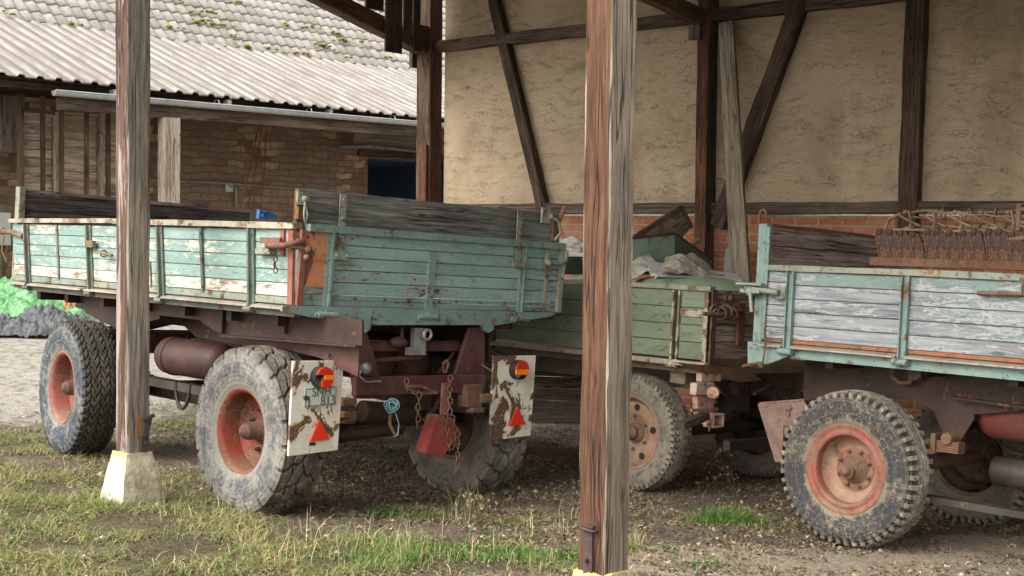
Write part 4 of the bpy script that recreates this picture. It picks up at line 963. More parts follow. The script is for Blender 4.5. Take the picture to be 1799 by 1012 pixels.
# dark upright posts and old boarding on the left
def ups(m):
    for px, w in ((36, .09), (75, .06), (108, .06), (152, .06), (190, .06)):
        p = B(px, 200, .5); m.beam((p.x, .5, -.2), (p.x, .5, gzl(p.x)-.03), w, .05, up=(0, 1, 0), wob=.005)
bld(ups, 'stud', 'dark_timber', barn)
def ob(m):
    x = B(-60, 200, YW-.05).x
    while x < B(30, 200, YW-.05).x: m.box((x, YW-.06, B(15, 268, YW-.05).z), (x+.28, YW-.03, 4.4), grain=(0, 0, 1)); x += .29
bld(ob, 'boarding', 'brown_board', barn)
bld(lambda m: m.box((X0, 1.9, B(20, 168, 1.9).z), (B(205, 180, 1.9).x+.5, 1.94, gzl(0)+.5)), 'plank_band', 'dark_timber', barn)
# woven fence screens stored under the lean-to
def screen(pxa, pxb, pyt, lab, grp, c):
    a_ = B(pxa, pyt, c); b2 = B(pxb, pyt, c)
    t = thing('fence_panel', lab, 'fence panel', FB.M, grp)
    def sl(m):
        z = a_.z; i = 0
        while z > a_.z-1.85:
            gap = .03 if i == 9 else .006
            n = 8; xs = np.linspace(a_.x+.03, b2.x-.03, n*2+1); vs = []
            for x in xs:
                o = .014*math.sin((x-a_.x)*2*math.pi/.55+(i % 2)*math.pi)
                vs += [(x, c+.03+o, z-.115), (x, c+.03+o, z)]
            m.add(vs, [(2*j, 2*j+2, 2*j+3, 2*j+1) for j in range(n*2)], grain=(1, 0, 0)); z -= .115+gap; i += 1
    s_ = bld(sl, 'slats', 'lattice', t); md = s_.modifiers.new('t', 'SOLIDIFY'); md.thickness = .008
    def fr(m):
        for x in (a_.x, b2.x): m.box((x-.02, c-.02, a_.z-1.95), (x+.025, c+.0, a_.z+.03))
        m.box((a_.x+.026, c-.02, a_.z+.005), (b2.x-.026, c+.012, a_.z+.05))
    bld(fr, 'frame', 'lattice', t)
screen(38, 95, 204, 'leftmost slatted wooden fence panel stored under the lean-to', 'fence panels under the lean-to', .75)
screen(99, 174, 201, 'middle slatted wooden fence panel stored under the lean-to', 'fence panels under the lean-to', .78)
screen(178, 222, 197, 'slatted wooden fence panel just left of the grey front post', 'fence panels under the lean-to', .75)
# ================================================================== trailers
def shear(m, i, f):                          # lean a panel: offsets coordinate i by f(z)
    m.v = [tuple(c+(f(v) if j == i else 0) for j, c in enumerate(v)) for v in m.v]
def side_boards(m, x0, x1, y0, y1, z0, z1, n, axis=1, gap=.0045, wear=None):
    """n boards stacked in height; axis = the direction the boards run"""
    xa_, xb_ = (x1-.006, x1); x1 = x1-.006
    if axis == 1: m.box((xa_, y0, z0+.001), (xb_, y1, z1-.001), grain=(0, 1, 0))
    else: m.box((y0, xa_, z0+.001), (y1, xb_, z1-.001), grain=(1, 0, 0))
    hh = (z1-z0)/n; L = abs(y1-y0); sg = max(1, int(L/.3))
    for i in range(n):
        w = 0 if wear is None else wear[n-1-i]
        za = z0+i*hh+gap/2; zb = z0+(i+1)*hh-gap/2
        off = random.uniform(-.0025, .0025); r_ = random.random()
        if axis == 1: m.box((x0+off, y0, za), (x1+off, y1, zb), grain=(0, 1, 0), wear=w, rnd=r_)
        else: m.box((y0, x0+off, za), (y1, x1+off, zb), grain=(1, 0, 0), wear=w, rnd=r_)
RIMP = [(.135, .250), (.142, .279), (.132, .283), (.125, .268), (.10, .255), (.02, .250), (-.09, .255), (-.112, .265), (-.122, .283), (-.132, .285), (-.138, .278), (-.128, .262), (-.115, .250), (-.10, .246), (.0, .238), (.128, .240)]
DISC1 = [(.005, .240), (.03, .225), (.05, .195), (.055, .15), (.045, .09), (.045, .0)]
HUB1 = [(.05, .095), (.03, .088), (.005, .075), (-.005, .060), (-.09, .056), (-.105, .050), (-.108, .040), (-.125, .036), (-.128, .0)]
def cap(m, pts, w, h, **k): m.beam(pts[0], pts[1], w, h, seg=1, wob=.0045, **k)

M['frame_dirty'] = m_metal('grimy teal frame', (.085, .115, .10), th=.53, p2=(.05, .06, .05), da=.6, dirt=(.10, .085, .065), s=7)
M['latch_red'] = m_metal('dusty rusted red latch', (.17, .07, .055), th=.53, p2=(.12, .055, .042), da=.5, dirt=(.2, .14, .10), s=12)
# ---------------- trailer 1 (left, turquoise)
P1 = lambda px, py, c=0.0: F1.on(px, py, 1, c)
S1 = lambda px, py, c=0.0: F1.on(px, py, 0, c)
T1 = thing('farm_trailer', 'turquoise farm trailer with orange corner plate and two flaking white rear light boards', 'trailer', F1.M, 'old wooden farm trailers parked in the shed')
yF, xR, z0, z1 = 4.05, 2.28, 1.305, 1.795
lean_s = lambda v: -.05*min(1, .35+max(v[1], 0)*.8)*max(0, (v[2]-z0)/(z1-z0)) if v[2] > z0 else 0
lean_t = lambda v: -.018*max(0, (v[2]-z0)/(z1-z0)) if v[2] > z0 else 0
def bp(fn, name, mats, parent, lean=None, **k):
    m = MB(); fn(m)
    if lean: shear(m, *lean)
    return m.build(name, mats, parent, **k)
LS = (0, lean_s); LT = (1, lean_t)
side = bp(lambda m: (side_boards(m, .0, .035, .075, 1.985, z0+.045, z1-.03, 5, wear=[.1, .15, .1, .2, 1.3]), side_boards(m, .0, .035, 2.0, yF-.02, z0+.045, z1-.03, 5, wear=[.3, .45, .25, .35, 1.3])), 'side_panel', 'chip_side', T1, LS, bevel=.003, label='flaking side flap towards the yard, paler along its bottom board')
bp(lambda m: (cap(m, [(.01, .0, z1-.008), (.01, 2.25, z1+.002)], .075, .038), cap(m, [(.01, 2.25, z1+.006), (.01, yF, z1-.006)], .072, .034)), 'top_rail', 'cream_rail', side, LS)
bp(lambda m: (m.box((-.006, .02, z0+.0), (.03, 1.985, z0+.043)), m.box((-.006, 2.0, z0+.0), (.03, yF-.03, z0+.043))), 'bottom_strip', 'teal_rusty', side, LS)
def stile(px, kind):
    y = S1(px, 470, 0).y
    w = .036 if kind else .014
    def f(m):
        m.box((-.012, y-w, z0-.02 if kind else z0+.03), (-.001, y+w, z1-.03), grain=(0, 0, 1))
        if kind:
            m.box((-.034, y-.007, z0-.045), (-.012, y+.012, z1-.03), grain=(0, 0, 1))
            m.cyl((-.03, y-.045, z0-.05), (-.03, y+.045, z0-.05), .019, n=10)
        for z in np.linspace(z0+.07, z1-.07, 4 if kind else 3): m.cyl((-.010, y-w*.5, z), (-.020, y-w*.5, z), .0075, n=6)
    bp(f, 'stile', 'teal_dark', side, LS)
for px, kd in ((54, 1), (107, 0), (164, 1), (289, 1), (361, 0), (447, 1)): stile(px, kd)
def lip(m):
    segs = [(.0, .42), (.47, 1.55), (1.6, 2.72), (2.77, 3.70), (3.74, yF+.02)]
    for a, b in segs: m.prism([(-.045, a, z0-.022), (-.045, b, z0-.022), (.03, b, z0-.006), (.03, a, z0-.006)], (0, 0, -.012))
bp(lip, 'bottom_lip', 'beige_lip', T1)
bp(lambda m: m.prism([(.0, -.01, z0-.025), (.0, yF, z0-.02), (.0, yF, z0-.06), (.0, yF-.3, z0-.075), (.0, .0, z0-.075)], (.05, 0, 0)), 'bed_frame', 'frame_dirty', T1)
bp(lambda m: m.box((.05, -.0, z0-.06), (xR-.02, yF-.02, z0-.02)), 'bed_floor', 'dark_board', T1)
bp(lambda m: [m.box((.12, y, z0-.15), (xR-.1, y+.06, z0-.061)) for y in (.35, .9, 1.5, 2.1, 2.7, 3.3, 3.8)], 'cross_bearer', 'maroon_dusty', T1)
# front headboard and far side
hz = 2.055
bp(lambda m: side_boards(m, yF, yF+.035, .05, xR, z0, hz-.03, 5, axis=0), 'headboard', 'dark_board', T1, bevel=.003, label='dark brown boards of the front end seen from inside')
bp(lambda m: (m.box((.0, yF-.03, z0), (.055, yF+.05, hz+.02), grain=(0, 0, 1)), m.box((xR-.04, yF-.01, z0), (xR+.01, yF+.05, hz-.04))), 'corner_post', 'teal_rusty', T1, bevel=.004)
bp(lambda m: m.beam((.05, yF+.01, hz-.01), (xR, yF+.01, hz-.03), .045, .03, wob=.004), 'headboard_cap', 'brown_board', T1)
bp(lambda m: side_boards(m, xR-.035, xR, .03, yF, z0, z1-.01, 5), 'side_panel', 'chip_rear', T1, label='far side flap hardly seen')
# latch at the front corner
def latchf(m):
    p = S1(40, 415, -.05); m.tube([p, p+Vector((-.02, .18, .03)), p+Vector((-.03, .30, .035))], .022, 8); m.cyl(p+Vector((-.03, .30, .035)), p+Vector((-.03, .34, .035)), .03, n=8)
    m.tube([p+Vector((-.03, .29, 0)), p+Vector((-.04, .30, -.12)), p+Vector((-.01, .26, -.22))], .006)
    m.box(p+Vector((.02, -.03, -.06)), p+Vector((.05, .05, .06)))
bp(latchf, 'latch', 'rust_tan', T1)
def midl(m):
    p = S1(166, 429, -.04); m.box(p+Vector((-.01, -.05, -.025)), p+Vector((.02, .07, .025))); q = S1(188, 446, -.05); m.ring(q, (0, 1, .3), .025, .006); m.tube([q, q+Vector((-.01, -.15, -.01))], .010)
    q = S1(269, 460, -.04); m.tube([q, q+Vector((0, .0, -.18))], .008)
bp(midl, 'side_hook', 'rust_tan', side, LS)
# tailgate
tail = bp(lambda m: side_boards(m, .0, .035, .055, xR-.01, z0+.07, z1-.03, 5, axis=0, wear=[.1, 0, .2, .1, 0]), 'tailgate', 'chip_rear', T1, LT, bevel=.003, label='blue green tailgate with rusty hinge straps')
bp(lambda m: (m.box((.05, -.006, z0+.002), (xR, .03, z0+.034)), m.box((.05, -.003, z0+.038), (xR, .03, z0+.066), wear=0)), 'bottom_strip', 'teal_metal', tail, LT)
def bolts(m):
    for px in (545, 622, 675, 716, 770, 800, 842, 885, 932): p = P1(px, 521, 0); m.ball((p.x, -.004, z0+.052), .012, 8)
bp(bolts, 'bolt_head', 'rust', tail, LT)
bp(lambda m: cap(m, [(.05, -.012, z1-.012), (xR+.01, -.012, z1-.012)], .05, .045), 'top_rail', 'teal_metal', tail, LT)
def tstile(px, top, kind):
    x = P1(px, 480, -.02).x
    def f(m):
        w = .030 if kind else .030
        m.box((x-w, -.014, z0-.03), (x+w, -.001, top), grain=(0, 0, 1))
        if kind: m.box((x-.008, -.034, z0-.035), (x+.008, -.014, top), grain=(0, 0, 1))
        for z in np.linspace(z0+.09, top-.06, 4): m.cyl((x-w*.55, -.012, z), (x-w*.55, -.024, z), .009, n=6)
        m.cyl((x-.085, -.035, z0-.055), (x+.055, -.035, z0-.055), .021, n=10); m.cyl((x-.105, -.035, z0-.055), (x-.085, -.035, z0-.055), .013, n=8)
        m.box((x-.028, -.045, z0-.06), (x+.02, -.01, z0-.02))
    bp(f, 'hinge_strap', 'teal_metal', tail, LT)
tstile(579, z1-.03, 1); tstile(758, z1-.11, 0); tstile(919, z1-.03, 1)
def cornerR(m): m.box((xR-.15, -.012, z0+.01), (xR-.12, -.0, z1-.04)); m.box((xR-.02, -.03, z0-.0), (xR+.02, .05, z1-.03)); 
bp(cornerR, 'edge_iron', 'teal_rusty', tail, LT)
# orange plate and red corner irons
op = P1(577, 505, -.004)
bp(lambda m: m.prism([(.042, -.008, z0+.115), (op.x, -.008, z0+.115), (op.x, -.008, z1-.055), (op.x-.02, -.008, z1-.035), (.042, -.008, z1-.035)], (0, .005, 0)), 'corner_plate', 'orange_plate', tail, LT)
bp(lambda m: (m.box((.0, -.024, z0), (.042, .0, z1-.03), grain=(0, 0, 1)), m.prism([(.05, -.0105, z0+.115), (.065, -.0105, z0+.13), (.085, -.0105, z0+.2), (.11, -.0105, z0+.27), (.085, -.0105, z0+.33), (.05, -.0105, z0+.34)], (0, .002, 0))), 'corner_iron', 'red_steel', tail, LT, bevel=.004)
bp(lambda m: (m.box((-.022, .0, z0), (-.001, .05, z1-.035)), m.box((-.018, .10, z1-.19), (-.002, .135, z1-.035))), 'corner_iron', 'red_steel', side, LS)
def latch1(m):
    p = S1(478, 432, -.07); q = P1(533, 423, -.05)
    m.tube([S1(470, 431, -.08), Vector((-.09, .02, S1(500, 432, -.08).z)), Vector((.0, -.06, q.z)), q], [.022, .02, .018, .010], 8)
    m.box(S1(478, 423, -.075)+Vector((0, -.08, -.018)), S1(478, 423, -.075)+Vector((.02, .14, .02)))
    m.ball((.045, -.05, q.z-.05), .028, 8); m.ball((.08, -.04, q.z-.075), .02, 8); m.ball((.03, -.06, q.z-.1), .022, 8); m.tube([(-.06, -.01, q.z-.04), (.06, -.05, q.z-.05)], .014)
bp(latch1, 'corner_latch', 'latch_red', T1)
bp(lambda m: (m.box(S1(465, 440, -.07)+Vector((0, -.05, -.025)), S1(465, 440, -.07)+Vector((.06, .06, .025))), m.box(S1(452, 441, -.07)+Vector((0, -.03, -.02)), S1(452, 441, -.07)+Vector((.06, .03, .02)))), 'latch_bracket', 'teal_rusty', side, bevel=.004)
bp(lambda m: m.chain(S1(483, 450, -.062), S1(484, 480, -.06), .035, .004), 'small_chain', 'rust_dark', side)
# hardware at the right edge of the tailgate
def latch2(m):
    p = P1(963, 462, -.05); m.tube([p, p+Vector((.10, -.02, .0)), p+Vector((.18, .0, .02)), p+Vector((.185, .0, .10))], .014); m.tube([p+Vector((.17, 0, .0)), p+Vector((.15, .0, -.1))], .012); m.ball(p, .03, 8); m.box(p+Vector((-.02, 0, -.08)), p+Vector((.02, .02, .09)))
    q = P1(968, 380, -.05); m.tube([q, q+Vector((.06, -.02, -.03)), q+Vector((.10, -.01, -.11)), q+Vector((.05, 0, -.17))], .012); m.ball(q, .022, 8)
bp(latch2, 'side_latch', 'teal_rusty', tail)
bp(lambda m: (lambda q: (m.beam(q, q+Vector((.09, .02, .16)), .03, .012), m.box(q+Vector((-.03, .0, -.1)), q+Vector((.02, .03, .08)))))(P1(978, 400, -.02)), 'bracket', 'rust', tail)
# raised upper board above the tailgate
ub0 = P1(513, 398, .03); ub1 = P1(513, 340, .03); ub2 = P1(984, 371, .03); ub3 = P1(984, 421, .03)
def ub(m):
    xa, xb = ub0.x+.12, ub2.x; za, zb = z1+.02, (ub1.z+ub2.z)/2+.005
    m.beam((xa-.10, .035, (za+zb)/2-.03), (xb, .035, (za+zb)/2-.03), .03, zb-za+.06, wob=.004)
ubo = bp(ub, 'upper_board', 'top_board', tail, bevel=.003)
ubz = (ub1.z+ub2.z)/2
bp(lambda m: (m.box((ub0.x+.0, -.03, z1+.035), (ub0.x+.045, .02, z1+.11)), m.box((ub0.x+.0, -.03, z1+.12), (ub0.x+.045, .02, ubz-.01))), 'board_end', m_wood('rotten orange board ends', (.06, .03, .015), (.25, .11, .04), (.42, .26, .12)), tail)
def upst(px, bot):
    x = P1(px, 400, -.03).x
    def f(m):
        m.box((x-.024, -.036, bot), (x+.024, -.028, ubz-.005), grain=(0, 0, 1)); m.cyl((x, -.036, z1+.06), (x, -.05, z1+.06), .012, n=8); m.cyl((x, -.036, ubz-.04), (x, -.046, ubz-.04), .009, n=8)
        m.box((x-.055, -.05, bot-.015), (x+.055, -.034, bot+.035)); m.cyl((x-.04, -.05, bot+.01), (x-.04, -.065, bot+.01), .012, n=6); m.cyl((x+.04, -.05, bot+.01), (x+.04, -.065, bot+.01), .012, n=6)
    bp(f, 'board_strap', 'teal_rusty' if px < 700 else 'teal_rusty', tail)
upst(600, P1(598, 452, -.03).z); upst(912, P1(899, 466, -.03).z)
def hasp(m):
    p = P1(533, 350, -.05); m.box(p+Vector((-.04, .0, -.035)), p+Vector((.045, .02, .045))); m.ball(p+Vector((0, -.015, .0)), .022, 8); m.tube([p+Vector((0, -.02, 0)), p+Vector((-.01, -.03, -.09)), p+Vector((.0, -.03, -.17)), p+Vector((.015, -.03, -.09)), p+Vector((0, -.02, -.02))], .007)
    q = P1(962, 380, -.05); m.box(q+Vector((-.05, .0, -.05)), q+Vector((.03, .02, .06)))
bp(hasp, 'hasp', 'teal_rusty', tail)
# rear skirt
sk = [(497, 534), (975, 542), (977, 551), (967, 556), (868, 572), (867, 580), (858, 585), (850, 580), (846, 571), (654, 571), (650, 580), (641, 585), (631, 580), (628, 569), (600, 566), (540, 556), (497, 547)]
skp = [P1(a, b, -.035) for a, b in sk]
bp(lambda m: m.prism([(p.x, -.035, min(p.z, z0-.004)) for p in skp], (0, .03, 0)), 'rear_skirt', 'teal_metal', T1)
# chassis
railz0, railz1 = .985, 1.145
def rails(m):
    for x in (.50, 1.72):
        m.prism([(x, .1, railz1+.06), (x, yF-.1, railz1+.06), (x, yF-.1, railz1-.05), (x, 3.4, railz1-.10), (x, 2.15, railz1-.10), (x, 1.95, railz0-.02), (x, .1, railz0-.05)], (.012, 0, 0))
        m.prism([(x-.05, .1, railz0-.045), (x-.05, 1.96, railz0-.015), (x+.05, 1.96, railz0-.015), (x+.05, .1, railz0-.045)], (0, 0, -.012))
bp(rails, 'chassis_rail', 'maroon_dusty', T1)
def outr(m):
    q = [(636, 562), (636, 607), (400, 588), (378, 582), (350, 562), (262, 552), (262, 526), (400, 536)]
    m.prism([S1(a, b2, .20) for a, b2 in q], (.015, 0, 0))
    a, b2 = S1(636, 607, .20), S1(396, 588, .20); m.prism([a, b2, b2+Vector((-.05, 0, 0)), a+Vector((-.05, 0, 0))], (0, 0, -.012))
    for px in (395, 505): c = S1(px, 575, .20); m.box((.17, c.y-.01, c.z-.04), (.20, c.y+.01, c.z+.12))
bp(outr, 'outrigger_plate', 'maroon_dusty', T1)
bp(lambda m: m.prism([S1(a, b2, .26) for a, b2 in [(632, 600), (628, 662), (560, 628), (470, 606), (400, 594), (400, 586)]], (.015, 0, 0)), 'lower_rail', 'maroon', T1)
bp(lambda m: (m.prism([S1(a, b2, .22) for a, b2 in [(138, 520), (280, 530), (280, 560), (205, 578), (170, 560), (150, 550)]], (.3, 0, 0)), m.box((.3, 2.7, .80), (1.9, 3.3, .95))), 'turntable_frame', 'maroon_dusty', T1)
def gus(m):
    a = P1(652, 690, -.0); 
    pL = [P1(604, 577, .02), P1(640, 577, .02), P1(677, 700, .02), P1(622, 700, .02)]
    m.prism([(p.x, .0, p.z) for p in pL], (0, .03, 0))
    pR = [P1(822, 575, .02), P1(848, 575, .02), P1(850, 695, .02), P1(796, 658, .02)]
    m.prism([(p.x, .0, p.z) for p in pR], (0, .03, 0))
    p = P1(625, 600, -.02); m.box((p.x-.16, -.0, P1(600, 640, 0).z), (p.x-.0, .04, P1(600, 632, 0).z))
bp(gus, 'gusset', 'maroon', T1, bevel=.003)
xb0, xb1 = P1(622, 675, -.03).x, P1(850, 675, -.03).x; bz0, bz1 = P1(740, 692, -.03).z, P1(740, 660, -.03).z
bp(lambda m: m.box((xb0, -.05, bz0), (xb1, .0-.002, bz1)), 'rear_crossbeam', 'maroon', T1, bevel=.006)
def tubes(m):
    m.box(P1(640, 617, .1), P1(812, 603, .14)); m.tube([P1(640, 598, .15), P1(690, 603, .1), P1(805, 601, .15)], .013); m.tube([P1(652, 634, .05), P1(740, 628, .05)], .018)
    m.ball(P1(700, 601, .06), .05, 10, (1.5, .8, .8)); m.tube([P1(706, 575, .06), P1(706, 600, .06)], .014); m.tube([P1(770, 655, .05), P1(797, 620, .1)], .01)
bp(tubes, 'brake_linkage', 'maroon', T1)
bp(lambda m: (m.box(P1(727, 612, .0), P1(743, 576, .04)), m.box(P1(718, 624, -.01), P1(742, 610, .03)), m.ring(P1(751, 588, -.02), (0, 1, 0), .032, .012)), 'valve', 'grey_metal', T1)
def tanks(m):
    for px, r_ in ((662, .155), (722, .165)):
        c = P1(px, 630, .45); m.lathe([(-.10, .0), (-.095, r_*.5), (-.06, r_*.85), (0, r_), (1.1, r_), (1.16, r_*.7), (1.18, 0)], c, (0, 1, 0), 28)
bp(tanks, 'rear_air_tank', 'maroon', T1)
def stank(m):
    c = S1(345, 631, .30); r_ = .135; y = S1(289, 630, .30).y
    m.lathe([(0, 0), (.01, r_*.45), (.04, r_*.82), (.09, r_), (.78, r_), (.84, r_*.7), (.86, 0)], (.30, y, c.z), (0, -1, 0), 32); m.lathe([(.16, r_+.001), (.16, r_+.007), (.185, r_+.007), (.185, r_+.001)], (.30, y, c.z), (0, -1, 0), 32)
bp(stank, 'side_air_tank', 'tank', T1)
def hose(m):
    a = S1(305, 665, .25); b_ = S1(340, 660, .25); lo = S1(322, 713, .25)
    m.tube([Vector((a.x, (a.y+b_.y)/2+.10*math.cos(t), a.z-.02-abs(a.z-lo.z)*math.sin(t))) for t in np.linspace(0, math.pi, 18)], .013)
bp(hose, 'hose', 'black', T1)
def lamp(m):
    c = P1(643, 647, -.09); m.ball(c, .038, 14); m.cyl(c, c+Vector((0, .08, 0)), .028); m.tube([c+Vector((-.01, .03, -.01)), c+Vector((-.03, .03, -.05)), c+Vector((.03, .03, -.09)), c+Vector((.14, .02, -.085))], .007)
bp(lamp, 'socket', 'grey_metal', T1)
def brs(m):
    # small fittings hung from the crossbeam
    for (a, b2, a2, b3, d0, d1) in ((722, 676, 740, 690, -.10, -.05), (602, 700, 628, 714, -.04, .05), (604, 722, 628, 740, -.02, .06), (820, 676, 850, 716, -.10, .0), (846, 692, 866, 708, -.12, -.02), (830, 716, 852, 726, -.13, -.05)):
        p = P1(a, b3, d0); q = P1(a2, b2, d0); m.box((p.x, d0, p.z), (q.x, d1, q.z))
    m.tube([P1(712, 680, -.09), P1(740, 679, -.12), P1(764, 690, -.10)], .012); m.box(P1(741, 694, -.12), P1(760, 686, -.06))
bp(brs, 'bracket', 'rust', T1, bevel=.004)
def axle(m):
    m.cyl((.2, .55, .50), (2.0, .55, .50), .055); m.cyl((.35, .35, .42), (1.05, .2, .50), .05, .06)
    p = P1(636, 722, .10); q = P1(700, 722, .10); m.cyl((p.x, .1, p.z), (q.x+.1, .1, q.z-.02), .07, .06, n=16)
    m.box(P1(628, 752, .2), P1(790, 738, .26)); m.tube([P1(745, 740, .1), P1(765, 718, .05), P1(775, 700, .1)], .02)
    for x in (.42, 1.62):
        for i in range(7): m.box((x-.04, .55-.62+i*.05, .57+i*.018), (x+.04, .55+.62-i*.05, .585+i*.018))
        m.box((x-.06, .50, .45), (x+.06, .60, .74))
bp(axle, 'rear_axle', 'maroon_dusty', T1)
def axlef(m):
    m.cyl((.2, 3.0, .50), (2.0, 3.0, .50), .055)
    for x in (.42, 1.62):
        for i in range(7): m.box((x-.04, 3.0-.60+i*.05, .60+i*.018), (x+.04, 3.0+.60-i*.05, .615+i*.018))
        m.box((x-.07, 2.94, .45), (x+.07, 3.06, .80))
    m.prism([(.2, 2.3, .76), (.2, 3.75, .80), (.2, 3.75, .72), (.2, 2.3, .68)], (.05, 0, 0)); m.box((.25, 1.2, .60), (.36, 2.6, .66)); m.box((.7, .6, .44), (.8, 3.0, .52)); m.box((1.3, .6, .44), (1.4, 3.0, .52))
bp(axlef, 'front_axle', 'underbody', T1)
# light boards
def lboard(cx0, cx1, zt, zb, holes=None):
    def f(m): m.prism([(cx0, -.075, zt), (cx1, -.075, zt+.0), (cx1-.012, -.075, zb+.02), (cx0+.0, -.075, zb-.0)], (0, .018, 0))
    return bp(f, 'light_board', 'white_chip', T1, bevel=.002)
LB = lboard(P1(515, 640, -.075).x, P1(604, 640, -.075).x, P1(560, 634, -.075).z, P1(520, 801, -.075).z)
RB = lboard(P1(867, 640, -.075).x, P1(941, 640, -.075).x, P1(900, 625, -.075).z, P1(870, 774, -.075).z)
def tl(px, py, par):
    c = P1(px, py, -.12); r_ = .066
    m = MB(); m.lathe([(0.045, r_*1.02), (.0, r_*1.04), (-.012, r_)], c, (0, 1, 0), 32)
    h = m.build('tail_light', 'black', par)
    def half(m, a0, a1, mt):
        pts = [(c.x+r_*math.cos(a_), c.y-.012, c.z+r_*math.sin(a_)) for a_ in np.linspace(a0, a1, 14)]
        m.prism(pts, (0, -.016, 0))
    lft = px < 700
    def seg(zlo, zhi, x0=-1.0):                 # slice of the round lens between two heights
        P_ = [(math.sqrt(max(0, 1-z*z)), z) for z in np.linspace(zlo, zhi, 8)]
        L_ = [(max(x0, -math.sqrt(max(0, 1-z*z))), z) for z in np.linspace(zhi, zlo, 8)]
        return [(c.x+r_*x, c.y-.012, c.z+r_*z) for x, z in P_+L_]
    sl = [('red_lens', 'lens_red', .25, .995, -1.0), ('amber_lens', 'lens_amber', -.22, .235, -.1), ('red_lens', 'lens_red', -.99, -.235, -.35)] if lft else [('red_lens', 'lens_red', .12, .995, -1.0), ('amber_lens', 'lens_amber', -.5, .105, -.95)]
    for nm, mt, a_, b_, x0 in sl:
        m = MB(); m.prism(seg(a_, b_, x0), (0, -.014, 0)); m.build(nm, mt, h, bevel=.003)
tl(568, 663, LB); tl(914, 650, RB)
def trir(px0, px1, pyb, pxt, pyt, par, c=-.082):
    a_ = P1(px0, pyb, c); b2 = P1(px1, pyb-4, c); t = P1(pxt, pyt, c)
    bp(lambda m: m.prism([a_, b2, t], (0, -.008, 0)), 'triangle_reflector', 'reflector', par, bevel=.002)
trir(543, 579, 776, 560, 736, LB); trir(893, 923, 749, 908, 714, RB)
bp(lambda m: (lambda p: m.box(p, p+Vector((.045, -.004, .02))))(P1(543, 783, -.076)), 'hole', 'black', LB)
# number plate with its characters as real raised lettering
pa, pb = P1(533, 716, -.08), P1(591, 680, -.08)
bp(lambda m: m.prism([(pa.x, -.085, pa.z), (pb.x, -.085, pa.z+.012), (pb.x, -.085, pb.z+.006), (pa.x, -.085, pb.z)], (0, .006, 0)), 'number_plate', 'plate', LB, bevel=.002)
bp(lambda m: [m.beam(Vector((a[0], -.0865, a[1])), Vector((b[0], -.0865, b[1])), .0015, .004, up=(0, 0, 1) if abs(a[1]-b[1]) < .03 else (1, 0, 0)) for a, b in (((pa.x+.006, pa.z+.008), (pb.x-.006, pa.z+.019)), ((pa.x+.006, pb.z-.008), (pb.x-.006, pb.z-.002)), ((pa.x+.006, pa.z+.008), (pa.x+.006, pb.z-.008)), ((pb.x-.006, pa.z+.018), (pb.x-.006, pb.z-.002)))], 'plate_border', 'plate_ink', LB)
def txt(s_, px, py, size):
    cu = bpy.data.curves.new('plate_text', 'FONT'); cu.body = s_; cu.size = size; cu.extrude = .0012; cu.offset = .0006
    o = bpy.data.objects.new('tmp', cu); COL.objects.link(o); bpy.context.view_layer.update()
    me = bpy.data.meshes.new_from_object(o); bpy.data.objects.remove(o)
    o = bpy.data.objects.new('plate_text', me); COL.objects.link(o); me.materials.clear(); me.materials.append(M['plate_ink']); o.parent = LB
    p = P1(px, py, -.087); o.location = p; o.rotation_euler = (R(90), R(-3), 0); o.scale = (.9, 1, 1)
txt('SNH', 548, 697, .082); txt('J', 541, 713, .085); txt('813', 563, 712.5, .085)
bp(lambda m: m.cyl(P1(536.5, 699, -.086), P1(536.5, 699, -.086)+Vector((0, -.012, 0)), .016, n=12), 'plate_bolt', 'rust_dark', LB)
bp(lambda m: (m.beam(P1(603, 637, -.05), P1(627, 605, .0), .02, .01), m.beam(P1(575, 628, -.05), P1(585, 612, .0), .012, .012), m.beam(P1(868, 655, -.05), P1(846, 640, .0), .012, .012), m.box(P1(855, 704, -.05), P1(868, 692, -.02))), 'board_bracket', 'rust', T1)
# red warning flap / wheel chock hanging on a chain
wc = thing('wheel_chock', 'scratched red wheel chock hanging on chains behind the left trailer', 'wheel chock', F1.M)
def chock(m):
    pts = [P1(771, 729, -.13), P1(799, 736, -.13), P1(806, 770, -.13), P1(777, 803, -.13), P1(748, 797, -.13)]
    m.prism(pts, (0, .012, 0)); q = [P1(771, 729, -.13), P1(748, 797, -.13)]
    m.prism([P1(771, 729, -.13), P1(771, 729, -.13)+Vector((.0, .12, .0)), P1(748, 797, -.13)+Vector((0, .12, 0)), P1(748, 797, -.13)], (.01, 0, .002)); m.prism([P1(748, 797, -.13), P1(777, 803, -.13), P1(777, 803, -.13)+Vector((0, .12, .02)), P1(748, 797, -.13)+Vector((0, .12, .02))], (0, 0, .01))
bp(chock, 'wedge', 'red_paint', wc, bevel=.003)
bp(lambda m: m.box(P1(775, 730, -.10), P1(788, 672, -.08)), 'handle', 'red_paint', wc, bevel=.003)
def chn(m):
    m.chain(P1(791, 660, -.12), P1(791, 728, -.15), .045, .0048); m.chain(P1(783, 728, -.15), P1(790, 792, -.16), .045, .0048); m.chain(P1(795, 730, -.15), P1(805, 780, -.15), .045, .0048); m.chain(P1(805, 775, -.15), P1(802, 832, -.15), .045, .0048); m.chain(P1(792, 790, -.15), P1(806, 757, -.15), .045, .0048)
    m.tube([P1(780, 655, -.08), P1(779, 638, -.10), P1(784, 632, -.12), P1(788, 640, -.12), P1(783, 655, -.12)], .008)
bp(chn, 'chain', 'rust', wc)
ch2 = bp(lambda m: (m.chain(P1(736, 690, -.12), P1(734, 752, -.12), .045, .005), m.chain(P1(713, 665, -.08), P1(716, 686, -.1), .045, .005), m.chain(P1(716, 686, -.1), P1(734, 692, -.12), .04, .005)), 'hanging_chain', 'rust', T1)
